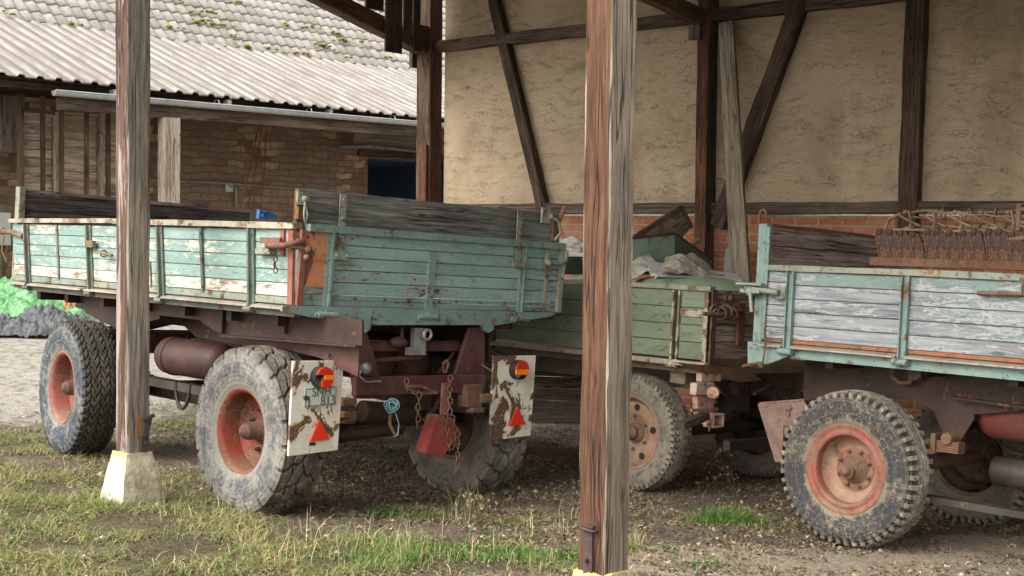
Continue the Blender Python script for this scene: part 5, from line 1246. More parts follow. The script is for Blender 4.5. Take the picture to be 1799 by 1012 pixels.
def rope(m):
    c = P1(688, 712, -.12)
    for i in range(7): m.ring(c+Vector((random.uniform(-.01, .01), random.uniform(-.01, .01), random.uniform(-.015, .015))), (random.uniform(-1, 1), random.uniform(-1, 1), random.uniform(-.5, .5)), random.uniform(.028, .045), .004)
    m.tube([c, c+Vector((.04, 0, -.06)), P1(701, 745, -.12), P1(699, 764, -.12), P1(692, 767, -.12)], .004)
bp(rope, 'twine', 'blue_rope', T1)
bp(lambda m: m.tube([P1(686, 722, -.05), P1(685, 745, -.06), P1(692, 760, -.08), P1(697, 764, -.09)], .012), 'hook_rod', 'rust', T1)
# wheels
nut1 = (.045, .14, 8, .016)
c1 = S1(408, 762, 0.0); zc = .525
wheel(T1, (.145, .547, .465), 0, T_CHEV, 'rub1', RIMP, 'rim_red', 'rim_red', HUB1, 'hub_red', nut1, label='large near rear wheel with orange red rim', discprof=DISC1)
wheel(T1, (1.93, .547, .470), 0, T_CHEV2, 'rubd', RIMP, 'hub_brown', 'rust_dark', HUB1, 'hub_brown', nut1, label='far rear wheel behind the red chock', discprof=DISC1, flip=True)
wheel(T1, (.10, 3.0, .51), R(-6), T_HERR, 'rub1f', RIMP, 'rim_faded', 'rim_faded', HUB1, 'hub_red', nut1, label='front wheel with fine herringbone tread', discprof=DISC1)
wheel(T1, (1.93, 3.0, .51), R(-6), T_HERR, 'rub1f', RIMP, 'hub_brown', 'rust_dark', HUB1, 'hub_brown', nut1, label='far front wheel', discprof=DISC1, flip=True)

# ---------------- trailer 3 (right, grey white)
P3 = lambda px, py, c=0.0: F3.on(px, py, 1, c)
S3 = lambda px, py, c=0.0: F3.on(px, py, 0, c)
T3 = thing('farm_trailer', 'farm trailer with mostly bare grey white side boards carrying the rusty blades', 'trailer', F3.M, 'old wooden farm trailers parked in the shed')
za, zb = S3(1450, 622).z, S3(1450, 474).z
za = .5*(S3(1393, 610).z+S3(1700, 628).z); zb = .5*(S3(1340, 474).z+S3(1700, 478).z)
yE = -4.3
ys1, ys2 = S3(1389, 550).y, S3(1591, 555).y
lip3 = za; LEN3 = [(-.02, ys1), (ys1-.0, ys2), (ys2, yE)]
side3 = bp(lambda m: (side_boards(m, .0, .035, ys1+.02, -.04, lip3+.03, zb-.02, 6, wear=[.2, .3, .3, 1.4, 1.6, 1.6]), side_boards(m, .0, .035, ys2+.02, ys1-.02, lip3+.03, zb-.02, 5, wear=[.0, .75, .6, 1.3, 1.7]), side_boards(m, .0, .035, -3.0, ys2-.02, lip3+.03, zb-.02, 5, wear=[-.3, .9, .95, 1.3, 1.8]), side_boards(m, .0, .035, yE, -3.02, lip3+.03, zb-.02, 5, wear=[-.3, .9, .95, 1.3, 1.8])), 'side_panel', 'chip_grey', T3, bevel=.003, label='weathered side flap with scraps of green paint')
bp(lambda m: cap(m, [(.01, -.03, zb-.0), (.01, yE, zb-.0)], .065, .036), 'top_rail', 'teal_rusty', side3)
bp(lambda m: (m.box((-.004, ys1-.03, lip3+.008), (.03, ys2+.03, lip3+.030)), m.box((-.004, ys2-.03, lip3+.008), (.03, yE, lip3+.030))), 'rust_strip', 'rust_orange', side3)
bp(lambda m: m.box((-.004, ys1+.03, lip3+.008), (.03, -.05, lip3+.032)), 'bottom_strip', 'rust', side3)
def lipf(m):
    for a, b in ((-.03, ys1+.03), (ys1-.03, ys2+.03), (ys2-.03, yE)): m.prism([(-.05, a, lip3-.012), (-.05, b, lip3-.012), (.03, b, lip3+.006), (.03, a, lip3+.006)], (0, 0, -.010))
bp(lipf, 'bottom_lip', 'beige_lip', T3)
bp(lambda m: m.prism([(.0, ys1-.02, lip3-.024), (.0, yE, lip3-.024), (.0, yE, lip3-.095), (.0, ys1-.02, lip3-.085)], (.05, 0, 0)), 'bed_frame', 'teal_metal', T3)
def st3(m, y):
    m.box((-.03, y-.026, lip3-.03), (-.001, y-.018, zb-.02), grain=(0, 0, 1)); m.box((-.03, y+.018, lip3-.03), (-.001, y+.026, zb-.02), grain=(0, 0, 1)); m.box((-.008, y-.018, lip3-.03), (-.001, y+.018, zb-.02))
    for z in np.linspace(lip3+.1, zb-.1, 4): m.cyl((-.008, y, z), (-.018, y, z), .009, n=8)
    m.cyl((-.035, y-.05, lip3-.045), (-.035, y+.05, lip3-.045), .022, n=10)
for y in (ys1, ys2, -3.01): bp(lambda m: st3(m, y), 'stile', 'teal_metal', side3)
# corner post with gusset and latch
cz1 = S3(1325, 393).z
bp(lambda m: (m.box((-.02, -.03, lip3-.02), (.045, .035, cz1)), m.box((-.02, -.055, lip3+.02), (-.012, -.03, cz1-.02))), 'corner_post', 'teal_metal', T3, bevel=.005)
gp = [S3(1313, 600, -.012), S3(1336, 600, -.012), S3(1393, 622, -.012), S3(1365, 634, -.012), S3(1338, 644, -.012), S3(1313, 640, -.012)]
bp(lambda m: m.prism([(-.012, p.y, p.z) for p in gp], (.05, 0, 0)), 'corner_gusset', 'teal_metal', T3, bevel=.003)
def lat3(m):
    p = S3(1368, 514, -.06); q = S3(1310, 506, -.07); m.box(p+Vector((.02, -.035, -.035)), p+Vector((.045, .035, .035))); m.tube([p, q], .019, 8)
    m.box(q+Vector((-.02, -.12, -.03)), q+Vector((.02, .03, -.005))); m.box(q+Vector((-.03, -.14, .02)), q+Vector((.02, .06, .035))); m.ball(q+Vector((0, -.04, -.02)), .035, 8)
    m.tube([q+Vector((-.02, -.05, -.02)), q+Vector((-.03, -.08, -.15))], .012)
bp(lat3, 'corner_latch', 'teal_rusty', T3)
def lat3b(m):
    q = S3(1316, 642, -.05); m.ring(q, (0, .3, 1), .04, .010); m.ring(q+Vector((0, -.08, .01)), (.5, .3, 1), .03, .009); m.tube([q+Vector((0, -.1, 0)), q+Vector((0, -.12, .14)), q+Vector((0, -.10, .25))], .006)
    q = S3(1334, 380, .0); m.tube([q+Vector((0, 0, -.06)), q+Vector((0, .0, .0)), q+Vector((0, -.01, .035)), q+Vector((0, -.03, .045)), q+Vector((0, -.05, .03)), q+Vector((0, -.05, .0))], .009)
bp(lat3b, 'hook', 'rust', T3)
def hdl(m):
    p = S3(1718, 515, -.04); q = S3(1796, 516, -.04); m.tube([p+Vector((.03, 0, 0)), p, q, S3(1797, 488, -.03)], .013)
bp(hdl, 'grab_handle', 'rust_tan', side3)
hz3 = S3(1345, 397).z
bp(lambda m: side_boards(m, .0, .03, .05, 1.95, lip3, hz3, 6, axis=0), 'headboard', 'brown_board', T3, bevel=.003)
bp(lambda m: m.beam((.04, .015, hz3+.008), (1.97, .015, hz3+.005), .045, .02, wob=.006), 'headboard_cap', 'rust', T3)
bp(lambda m: side_boards(m, 1.95, 1.98, yE, .0, lip3, zb, 5), 'side_panel', 'brown_board', T3, label='far side flap')
bp(lambda m: m.box((.05, yE, lip3-.055), (1.95, -.02, lip3-.015)), 'bed_floor', 'dark_board', T3)
# chassis
def ch3(m):
    S = lambda a, b2: S3(a, b2, .40)
    pts = [(1412, 632), (1900, 660), (1900, 715), (1710, 728), (1712, 735), (1690, 770), (1676, 778), (1662, 770), (1652, 750), (1640, 722), (1615, 706), (1560, 700), (1412, 704)]
    P = [S(*p) for p in pts]; m.prism([(.40, p.y, p.z) for p in P], (.014, 0, 0))
bp(ch3, 'chassis_rail', 'maroon_dusty', T3)
bp(lambda m: (m.prism([(1.5, -.2, lip3-.06), (1.5, yE, lip3-.06), (1.5, yE, lip3-.3), (1.5, -.2, lip3-.3)], (.014, 0, 0)), [m.box((.1, y, lip3-.13), (1.9, y+.06, lip3-.056)) for y in (-.5, -1.1, -1.7, -2.3, -2.9, -3.5)]), 'cross_bearer', 'maroon_dusty', T3)
def fb3(m):
    a = S3(1690, 705, .34); m.prism([S3(1675, 696, .37), S3(1799, 712, .37), S3(1850, 716, .37), S3(1850, 722, .37), S3(1799, 718, .37), S3(1678, 700, .37)], (-.05, 0, 0))
bp(fb3, 'bracket', 'maroon_dusty', T3)
def gd(m):
    a = [S3(1333, 710, .10), S3(1412, 704, .10), S3(1418, 716, .10), S3(1398, 745, .10), S3(1372, 770, .10), S3(1370, 812, .10), S3(1364, 812, .10)]
    m.prism(a, (.014, 0, 0)); m.prism([a[0], a[1], a[1]+Vector((.28, 0, .0)), a[0]+Vector((.28, 0, .0))], (0, 0, .012)); m.prism([a[0], a[6], a[6]+Vector((.28, 0, 0)), a[0]+Vector((.28, 0, 0))], (0, .012, 0)); m.box(S3(1371, 746, .09), S3(1378, 812, .12))
    m.box(S3(1378, 748, .085), S3(1412, 743, .12)); m.cyl(S3(1374, 812, .1), S3(1373, 826, .1), .006, n=6); m.beam(S3(1380, 720, .09), S3(1392, 716, .09), .008, .008); m.beam(S3(1388, 710, .09), S3(1385, 732, .09), .008, .008)
bp(gd, 'mudguard', 'pink_steel', T3, bevel=.002)
def sp3(m):
    for i in range(5): m.box((.33, S3(1690, 780, .37).y-i*.0, .0+S3(1650, 792, .37).z+i*.014), (.41, -.3, .012+S3(1650, 792, .37).z+i*.014))
    q = S3(1665, 770, .33); m.cyl(q+Vector((-.02, 0, 0)), q+Vector((.1, 0, 0)), .035); m.box(q+Vector((-.02, .07, -.1)), q+Vector((.1, .10, .02))); m.cyl((.1, -.635, .46), (1.9, -.635, .46), .05); m.box((.34, -.72, .42), (.45, -.56, .72))
bp(sp3, 'leaf_spring', 'rust', T3)
def tk3(m):
    c = S3(1770, 730, .6); m.lathe([(0, 0), (.01, .07), (.05, .125), (.10, .15), (1.2, .15), (1.28, 0)], (.6, S3(1722, 730, .6).y, c.z), (0, -1, 0), 28)
bp(tk3, 'air_tank', m_metal('dull red tank', (.14, .035, .028), th=.62, da=.4, dirt=(.14, .08, .06)), T3)
def hk3(m):
    c = S3(1592, 657, .33); m.tube([c+Vector((0, .09, .03)), c+Vector((0, .10, -.02)), c+Vector((0, .04, -.06)), c+Vector((0, -.03, -.05)), c+Vector((0, -.05, .0)), c+Vector((0, -.04, .05))], .015); m.box(c+Vector((-.01, -.09, -.03)), c+Vector((.03, -.02, .06)))
bp(hk3, 'tow_hook', 'rust', T3)
def un3(m): m.tube([S3(1740, 760, .8), S3(1775, 795, .8), S3(1799, 800, .8)], .014); m.cyl((.7, -1.7, .52), (.7, -1.3, .52), .09); m.box((.3, -2.2, .32), (.38, -.5, .36))
bp(un3, 'brake_gear', 'underbody', T3)
RIM3 = [(.10, .25), (.108, .272), (.10, .278), (.09, .262), (.05, .252), (-.06, .25), (-.085, .258), (-.095, .279), (-.104, .282), (-.110, .276), (-.108, .262), (-.098, .250), (-.102, .238), (-.110, .232), (-.108, .215), (-.098, .208), (-.06, .206), (.0, .205), (.10, .225)]
DISC3 = [(-.05, .206), (-.015, .195), (.012, .165), (.015, .135), (.006, .128), (.006, .06), (.006, 0)]
HUB3 = [(.008, .098), (-.004, .094), (-.008, .082), (-.035, .074), (-.06, .055), (-.066, .050), (-.078, .048), (-.080, .034), (-.125, .032), (-.130, .026), (-.131, 0)]
wheel(T3, (.06+.128, -.635, .470), R(0), T_SHOU, 'rub3', RIM3, 'rim_faded', 'disc_beige', HUB3, 'hub_brown', (.004, .112, 8, .013), label='near wheel with black cracked tyre and pinkish red rim', discprof=DISC3)
wheel(T3, (1.72, -.635, .470), R(0), T_SHOU2, 'rubd', RIM3, 'hub_brown', 'rust_dark', HUB3, 'hub_brown', (.006, .112, 8, .013), label='far wheel in the shade', discprof=DISC3, flip=True)
M['disc_red_center'] = M['rim_faded']
bp(lambda m: m.lathe([(.0035, .130), (.0030, .128), (.0030, .09)], (0, 0, 0), n=48), 'disc_plate', 'rim_faded', [c for c in T3.children if c.name.startswith('wheel')][0])

# ---------------- trailer 2 (middle, sage green)
P2 = lambda px, py, c=0.0: F2.on(px, py, 1, c)
S2 = lambda px, py, c=0.0: F2.on(px, py, 0, c)
T2 = thing('farm_trailer', 'middle farm trailer with sage green boards and brown unpainted rear, parked between the other two', 'trailer', F2.M, 'old wooden farm trailers parked in the shed')
za2 = .5*(S2(1225, 636).z+S2(1110, 622).z); zb2 = .5*(S2(1235, 506).z+S2(1000, 492).z)
ym = S2(1189, 560).y; yp = S2(985, 560).y; yp = max(yp, 1.9)
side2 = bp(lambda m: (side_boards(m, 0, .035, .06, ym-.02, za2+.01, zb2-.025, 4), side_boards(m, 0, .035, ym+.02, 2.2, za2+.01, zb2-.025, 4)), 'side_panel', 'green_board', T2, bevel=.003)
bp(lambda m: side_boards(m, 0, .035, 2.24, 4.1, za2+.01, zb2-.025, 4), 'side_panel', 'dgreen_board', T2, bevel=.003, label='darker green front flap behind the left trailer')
bp(lambda m: cap(m, [(.01, .0, zb2-.005), (.01, 4.1, zb2-.005)], .06, .032), 'top_rail', 'teal_rusty', T2)
def st2(m):
    m.box((-.022, ym-.035, za2-.02), (-.001, ym-.018, zb2-.03), grain=(0, 0, 1)); m.box((-.022, ym+.018, za2-.02), (-.001, ym+.035, zb2-.03), grain=(0, 0, 1)); m.box((-.012, .02, za2-.0), (-.001, .055, zb2-.03), grain=(0, 0, 1))
    m.box((-.010, .06, zb2-.21), (-.002, ym-.036, zb2-.16)); m.cyl((-.03, ym-.05, za2-.04), (-.03, ym+.05, za2-.04), .02, n=8)
bp(st2, 'stile', m_metal('rust streaked pale strip', (.36, .36, .25), th=.49, p2=(.28, .30, .21), da=.3, s=9), side2)
bp(lambda m: [m.box((-.022, y-.03, za2-.06), (-.001, y+.01, zb2-.02), grain=(0, 0, 1)) for y in (2.22, 2.9)], 'stile', 'rust', T2)
bp(lambda m: (m.beam((-.02, -.0, za2-.02), (-.02, 4.1, za2-.02), .05, .035, wob=.004)), 'bottom_lip', 'beige_lip', T2)
bp(lambda m: side_boards(m, .0, .035, .05, 1.95, za2+.02, zb2-.01, 4, axis=0), 'rear_panel', 'old_end', T2, bevel=.003, label='unpainted brown planks of the rear end')
bp(lambda m: m.box((-.004, -.014, za2-.01), (.045, -.001, zb2-.01)), 'corner_iron', 'rust_dark', T2)
def fit2(m):
    p = P2(1283, 524, -.03); m.box(p+Vector((-.05, 0, -.02)), p+Vector((.05, .025, .02))); m.ball(p, .025, 8)
    for i in range(4): q = P2(1255+i*10, 547+(i % 2)*4, -.05); m.ring(q, (i, 1, .4*i), .045, .009)
    m.tube([P2(1235, 551, -.04), P2(1265, 553, -.07), P2(1305, 545, -.05)], .014); m.box(P2(1296, 606, -.04), P2(1306, 533, -.02))
bp(fit2, 'rear_latch', 'rust', T2)
bp(lambda m: m.prism([P2(1190, 637, 0), P2(1310, 648, 0), P2(1340, 668, 0), P2(1300, 672, 0), P2(1240, 655, 0)], (0, .03, 0)), 'rear_skirt', 'rust', T2)
bp(lambda m: (m.box((.05, .05, za2-.09), (1.93, 4.05, za2-.04)), m.box((.4, .1, za2-.24), (.5, 4, za2-.09)), m.box((1.45, .1, za2-.24), (1.55, 4, za2-.09)), m.box((.1, .28, za2-.18), (.45, .42, za2-.09))), 'chassis_rail', m_metal('dusty tan chassis', (.17, .13, .095), th=.6, da=.6, dirt=(.22, .175, .13)), T2)
bp(lambda m: (m.cyl((.1, .758, .43), (1.9, .758, .43), .05), m.box((.3, .0, .38), (1.6, .06, .45)), m.prism([P2(1255, 668, .1), P2(1320, 668, .1), P2(1315, 725, .1), P2(1295, 722, .1)], (0, .02, 0)), m.beam(P2(1195, 748, -.1), P2(1240, 730, -.1), .07, .05, wob=.006), m.tube([P2(1325, 692, -.05), P2(1355, 678, -.05)], .015)), 'undercarriage', 'underbody', T2)
def tb2(m):
    m.box(P2(1223, 695, -.06), P2(1243, 671, -.0)); m.cyl(P2(1252, 690, -.10), P2(1252, 690, .0), .042); m.prism([P2(1225, 696, -.04), P2(1258, 696, -.04), P2(1246, 748, -.04), P2(1240, 746, -.04), P2(1227, 728, -.04)], (0, .05, 0)); m.box(P2(1232, 671, -.0), P2(1258, 655, .05))
    p = P2(1249, 748, -.10); q = P2(1267, 730, -.10)
    m.box((p.x, -.12, p.z), (p.x+.015, -.03, q.z)); m.box((q.x, -.12, p.z), (q.x+.015, -.03, q.z)); m.box((p.x, -.12, q.z), (q.x+.015, -.03, q.z+.015)); m.box((p.x, -.12, p.z-.015), (q.x+.015, -.03, p.z)); m.cyl(P2(1246, 745, -.08), P2(1246, 758, -.08), .008, n=6)
bp(tb2, 'tow_jaw', m_metal('dusty cream jaw', (.42, .34, .26), th=.54, p2=(.30, .14, .11), da=.3, s=9), T2, bevel=.004)
bp(lambda m: m.box(P2(1216, 724, -.12), P2(1258, 716, -.10)), 'jaw_bar', 'red_steel', T2)
RIM2 = [(.09, .25), (.098, .272), (.09, .278), (.04, .252), (-.06, .25), (-.080, .262), (-.088, .279), (-.097, .281), (-.10, .274), (-.09, .258), (-.075, .248), (.0, .243), (.09, .245)]
DISC2 = [(-.03, .245), (-.045, .215), (-.05, .17), (-.035, .11), (-.012, .095), (-.01, .0)]
HUB2 = [(-.01, .075), (-.05, .07), (-.055, .045), (-.09, .04), (-.092, 0)]
wheel(T2, (.058+.11, .758, .432), R(0), T_SMAL, 'rub2', RIM2, 'disc_beige', 'disc_beige', HUB2, 'hub_brown', (-.034, .125, 6, .014), label='muddy wheel half hidden by the two toned post', discprof=DISC2, holes=(5, .19, .026, -.047))
wheel(T2, (1.72, .758, .432), R(0), T_SMAL2, 'rubd', RIM2, 'hub_brown', 'rust_dark', HUB2, 'hub_brown', (-.034, .125, 6, .014), label='far wheel in deep shade', discprof=DISC2, flip=True)
wheel(T2, (.168, 3.1, .432), R(0), T_SMAL2, 'rubd', RIM2, 'hub_brown', 'rust_dark', HUB2, 'hub_brown', (-.034, .125, 6, .014), label='front wheel behind the left trailer', discprof=DISC2)

# ================================================================== loads and loose things
def crumple(m, corners, nu, nv, amp, seed, sag=None, name=None):
    """cloth patch over four corner points with folds"""
    a, b, c, d = [Vector(p) for p in corners]; vs = []
    for i in range(nu+1):
        for j in range(nv+1):
            u, v = i/nu, j/nv
            p = a*(1-u)*(1-v)+b*u*(1-v)+c*u*v+d*(1-u)*v
            q = Vector((p.x*2.2+seed, p.y*2.2, seed)); f = mnoise.noise(q)*amp+mnoise.noise(q*2.7)*amp*.5+abs(mnoise.noise(q*5.1))*amp*.35
            p = p+Vector((mnoise.noise(q+Vector((7, 0, 0)))*amp*.5, 0, f+(sag(u, v) if sag else 0))); vs.append(p)
    m.add(vs, [(i*(nv+1)+j, (i+1)*(nv+1)+j, (i+1)*(nv+1)+j+1, i*(nv+1)+j+1) for i in range(nu) for j in range(nv)], smooth=True)
def cloth(name, label, cat, fr, corners, amp, seed, mat, sag=None, nu=44, nv=36):
    m = MB(); crumple(m, corners, nu, nv, amp, seed, sag); o = m.build(name, mat); o.matrix_world = fr.M; tag(o, label, cat)
    s_ = o.modifiers.new('t', 'SOLIDIFY'); s_.thickness = .006; return o
zt = zb2
cloth('plastic_sheet', 'dirty white plastic sheet bunched on the middle trailer left of the two toned post', 'sheet', F2, [P2(940, 495, 2.3), P2(950, 440, 3.1), P2(1065, 452, 2.3), P2(1075, 497, 1.6)], .10, 3.3, 'sheet', lambda u, v: .10*math.sin(math.pi*v))
cloth('crumpled_sack', 'grey brown sacking crumpled over the load right of the two toned post', 'sack', F2, [P2(1150, 488, .5), P2(1172, 458, .85), P2(1238, 460, .85), P2(1275, 488, .45)], .075, 8.1, 'sack', lambda u, v: .07*math.sin(math.pi*u)*math.sin(math.pi*v))
cloth('pale_sheet', 'pale cloth draped against the green sheet box on the middle trailer', 'cloth', F2, [P2(1070, 497, .8), P2(1085, 424, 1.3), P2(1126, 430, 1.1), P2(1172, 482, .72)], .06, 5.5, 'sheet')
# white board lying over the load
wb = thing('white_board', 'long white painted board lying over the load of the middle trailer', 'board', F2.M)
p0 = P2(1140, 470, .75); p1 = P2(1296, 487, .45)
bld(lambda m: m.prism([P2(1137, 458, .85), P2(1143, 480, .65), P2(1304, 493, .25), P2(1292, 481, .5)], (0, 0, -.02)), 'plank', 'white_board', wb)
bld(lambda m: m.beam(P2(975, 440, 2.2), P2(1050, 452, 1.9), .30, .03, wob=.004), 'plank', 'white_board', thing('pale_board', 'pale board lying on the white sheet left of the two toned post', 'board', F2.M))
# sage green domed lid
lid = thing('metal_lid', 'shallow domed sage green metal lid resting on the edge of the middle trailer', 'lid', F2.M)
c = S2(1215, 500, .5)
def lidf(m):
    n = 36; m.lathe([(-.05, .50), (-.03, .515), (-.02, .50), (.02, .44), (.05, .30), (.065, .15), (.07, 0)], (.58, .60, zb2+.02), (0, 0, 1), n)
bld(lidf, 'dome', 'sage', lid)
# green sheet box
gbx = thing('sheet_metal_box', 'green sheet metal box with slanting rim and dark inside on the middle trailer', 'box', F2.M)
yy = .95
q = [P2(1060, 424, yy), P2(1185, 412, yy), P2(1185, 480, yy), P2(1060, 486, yy)]
rb = Vector((.62, -.05, -.30))
def gbf(m):
    a, b, c, d = q
    m.prism([a, b, c, d], (0, .012, 0))
    b2 = P2(1249, 456, yy+.35); c2 = Vector((b2.x, b2.y, c.z)); m.prism([b+Vector((0, .0, 0)), b2, c2, c], (.012, .0, 0), mat=1)
    a2 = a+Vector((.1, .55, -.12)); m.prism([a2, b2+Vector((0, .3, 0)), c2+Vector((0, .3, 0)), Vector((a2.x, a2.y, d.z))], (0, .012, 0), mat=1)
bld(gbf, 'shell', ['green_metal', 'green_inner'], gbx)
bld(lambda m: m.tube([q[0]+Vector((0, 0, .0)), q[1]+Vector((0, 0, .008)), P2(1249, 455, yy+.35)], .011), 'rim', 'rust_dark', gbx)
# tilted old crate door
dr = thing('weathered_door', 'small weathered grey green hatch tilted up behind the green sheet box', 'hatch', F2.M)
yd_ = 1.45
dq = [P2(1096, 430, yd_), P2(1196, 364, yd_), P2(1214, 400, yd_), P2(1180, 440, yd_), P2(1130, 455, yd_)]
bld(lambda m: m.prism(dq, (0, .03, 0), grain=(dq[1]-dq[0]).normalized()), 'panel', 'pale_plank', dr, bevel=.003)
bld(lambda m: (m.beam(dq[0], dq[1], .04, .03, up=(0, 1, 0)), m.beam(dq[1], dq[2]+(dq[2]-dq[1])*.0, .04, .03, up=(0, 1, 0))), 'frame', 'mid_timber', dr)
bld(lambda m: (m.tube([P2(1174, 384, yd_-.03), P2(1168, 400, yd_-.05), P2(1163, 411, yd_-.03)], .008), m.ring(P2(1160, 402, yd_-.04), (0, 1, 0), .035, .005), m.box(P2(1182, 384, yd_-.015), P2(1192, 374, yd_-.0))), 'handle', 'rust', dr)
def scrap(m):
    m.beam(P2(1205, 440, 1.2), P2(1228, 420, 1.3), .04, .03); m.beam(P2(1195, 446, 1.1), P2(1215, 436, 1.3), .03, .03); m.beam(P2(1150, 395, 1.6), P2(1190, 380, 1.6), .05, .02)
o = bld(scrap, 'scrap_wood', 'pale_plank'); o.matrix_world = F2.M; tag(o, 'broken wood scraps beside the green sheet box', 'scrap wood')

# harrow heap on the right trailer: row of blades on an angle iron, with cage rollers on top
hb = thing('cultivator_blades', 'row of rusty slanting blades on a rusty angle iron lying on the right trailer', 'farm implement', F3.M)
y_a, y_b = S3(1535, 465, .14).y, -3.3
def hbar(m):
    z = S3(1600, 463, .12).z; m.box((.09, y_b, z-.018), (.20, y_a, z+.018)); m.box((.09, y_b, z+.018), (.10, y_a+.0, z+.03))
bld(hbar, 'angle_iron', 'rust', hb)
def bladef():
    m = MB(); 
    m.prism([(0, .008, 0), (0, .075, 0), (0, .098, .10), (0, .118, .17), (0, .105, .19), (0, .062, .186), (0, .034, .12)], (.012, 0, 0)); m.prism([(-.008, .075, 0), (-.008, .083, 0), (-.008, .107, .10), (-.008, .126, .17), (-.008, .118, .17), (-.008, .098, .10)], (.06, 0, 0), mat=1)
    m.cyl((-.01, .098, .178), (.02, .098, .178), .018, n=10)
    return m
zbl = S3(1600, 458, .22).z
nb = 0; first = None; y = y_a-.02
while y > -2.55:
    if first is None: first = bladef().build('blade', ['rust_dark', 'rust'], hb); o = first
    else: o = first.copy(); COL.objects.link(o); o.parent = hb
    o.location = (.22+random.uniform(-.01, .01), y-.06, zbl-.005); o.rotation_euler = (random.uniform(-.06, .06), 0, random.uniform(-.12, .12)); o.scale = (1, 1, random.uniform(.92, 1.06)); y -= .078
cg = thing('cage_roller', 'tangled rusty cage roller with bent bars on top of the blades', 'farm implement', F3.M)
def cage(m):
    zt_ = S3(1700, 377, .35).z; z_b = S3(1700, 405, .35).z; ys_, ye_ = S3(1592, 390, .35).y, -2.75
    rr = random.Random(5)
    for (dx, z) in ((0, zt_), (.22, zt_+.03), (.03, z_b+.01), (.3, z_b+.02), (.12, zt_-.03)):
        pts = [Vector((.30+dx+rr.uniform(-.02, .02), ys_+(ye_-ys_)*t+rr.uniform(-.01, .01), z+.012*math.sin(t*14+dx*9)+rr.uniform(-.008, .008))) for t in np.linspace(0, 1, 22)]; m.tube(pts, .007, 6)
    for i in range(11):
        y = ys_-.04-i*.165; z = (zt_+z_b)/2
        m.ring((.42, y, z), (rr.uniform(-.5, .5), 1, rr.uniform(-.3, .3)), rr.uniform(.06, .10), .006, 18)
        m.tube([(.30, y, zt_+.02), (.30+rr.uniform(-.03, .03), y-.03, z), (.28, y-.01, z_b-.03), (.27, y+.02, z_b-.14)], [.008, .008, .007, .003], 6)
        m.tube([(.52, y-.07, zt_+.02), (.48, y-.03, z_b)], .008, 6)
        m.tube([(.28, y+.05, zt_-.01), (.29, y-.02, z-.0), (.30, y-.09, z_b+.02)], .008, 5); m.ball((.30, y+.02, zt_+.01), .017, 6)
    # wavy bar in front
    m.tube([Vector((.24, ys_+.02-t*1.5, z_b-.01+.02*math.sin(t*19)*(1 if t > .4 else .2))) for t in np.linspace(0, 1.1, 40)], .011, 6)
    m.tube([(.28, ys_, zt_+.0), (.26, ys_+.07, zt_-.04), (.25, ys_+.09, z_b-.02), (.25, ys_+.08, z_b-.12)], .011, 6)
    yy_ = S3(1790, 375, .3).y; m.tube([(.3, yy_, z_b), (.3, yy_, zt_+.06)], .018, 6); m.ring((.3, yy_-.03, zt_-.01), (1, 0, .0), .04, .012)
    m.tube([(.25, yy_+.15, z_b-.03), (.22, yy_+.05, z_b-.06), (.22, yy_-.2, z_b-.03)], .016, 6)
bld(cage, 'cage', 'rust_tan', cg)
# things near the left trailer
bm_ = thing('blue_crate', 'bright blue plastic crate end poking above the left trailer side', 'crate', F1.M)
def blf(m):
    p = P1(455, 384, 3.3); q = P1(488, 384, 3.3); t = P1(455, 371, 3.3)
    m.prism([p, q, P1(487, 378, 3.3), P1(470, 371, 3.3), P1(462, 372, 3.3), P1(457, 368, 3.3)], (0, .05, 0)); m.cyl(P1(461, 378, 3.28), P1(461, 378, 3.26), .016, n=10)
bld(blf, 'body', 'blue', bm_)
# grey panel at the far left edge
gp_ = thing('standing_board', 'plain grey green board standing by the barn at the left edge of the photo', 'panel', FB.M)
a_ = B(-40, 430, -.7); b_ = B(19, 374, -.7)
bld(lambda m: m.box((a_.x, -.7, B(10, 431, -.7).z), (b_.x, -.66, b_.z)), 'sheet', 'grey_panel', gp_, bevel=.004)
bld(lambda m: m.box((a_.x+.3, -.66, -.1), (a_.x+.4, -.6, b_.z-.1)), 'leg', 'dark_timber', gp_)
# tarpaulins heaped in the yard
def heap(name, label, fr_px, w, d, h, seed, mat, cat='tarpaulin', el=1.0, fold=.10):
    Zt = fr_px[1]; g = Vector(((fr_px[0]-CX)/FPX*Zt, Zt, 0)); m = MB(); nu, nv = 90, 50; vs = []
    for i in range(nu+1):
        for j in range(nv+1):
            u, v = i/nu*2-1, j/nv*2-1; e = max(0, 1-abs(u)**2.4)*max(0, 1-abs(v)**2.2)
            q = Vector((u*2.2+seed, v*2.2, seed)); f = mnoise.noise(q)*.35+mnoise.noise(q*2.3)*.2-abs(mnoise.noise(q*3.1))*.45-abs(mnoise.noise(q*6.3+Vector((3, 1, 2))))*.3+.2
            z = h*(e**.55)*(.72+f)-fold*.9*abs(mnoise.noise(q*5+Vector((0, 4, 0))))-fold*.5*abs(mnoise.noise(q*11))+.04 ; vs.append(Vector((u*w/2*(1+.08*mnoise.noise(q*1.3)), v*d/2*(1+.1*mnoise.noise(q*1.7)), max(z, -.02))))
    m.add(vs, [(i*(nv+1)+j, (i+1)*(nv+1)+j, (i+1)*(nv+1)+j+1, i*(nv+1)+j+1) for i in range(nu) for j in range(nv)], smooth=True)
    o = m.build(name, mat); o.location = (g.x, g.y, gz(g.x, g.y)); o.rotation_euler = (0, 0, R(10)); return tag(o, label, cat)
heap('green_tarpaulin', 'bright green tarpaulin bunched over a heap in the yard', (40, 18.2), 2.6, 1.3, .58, 2.2, 'tarp_green')
heap('grey_tarpaulin', 'dark grey tarpaulin lying in front of the green one', (80, 17.4), 1.6, .7, .34, 6.4, 'tarp_grey')
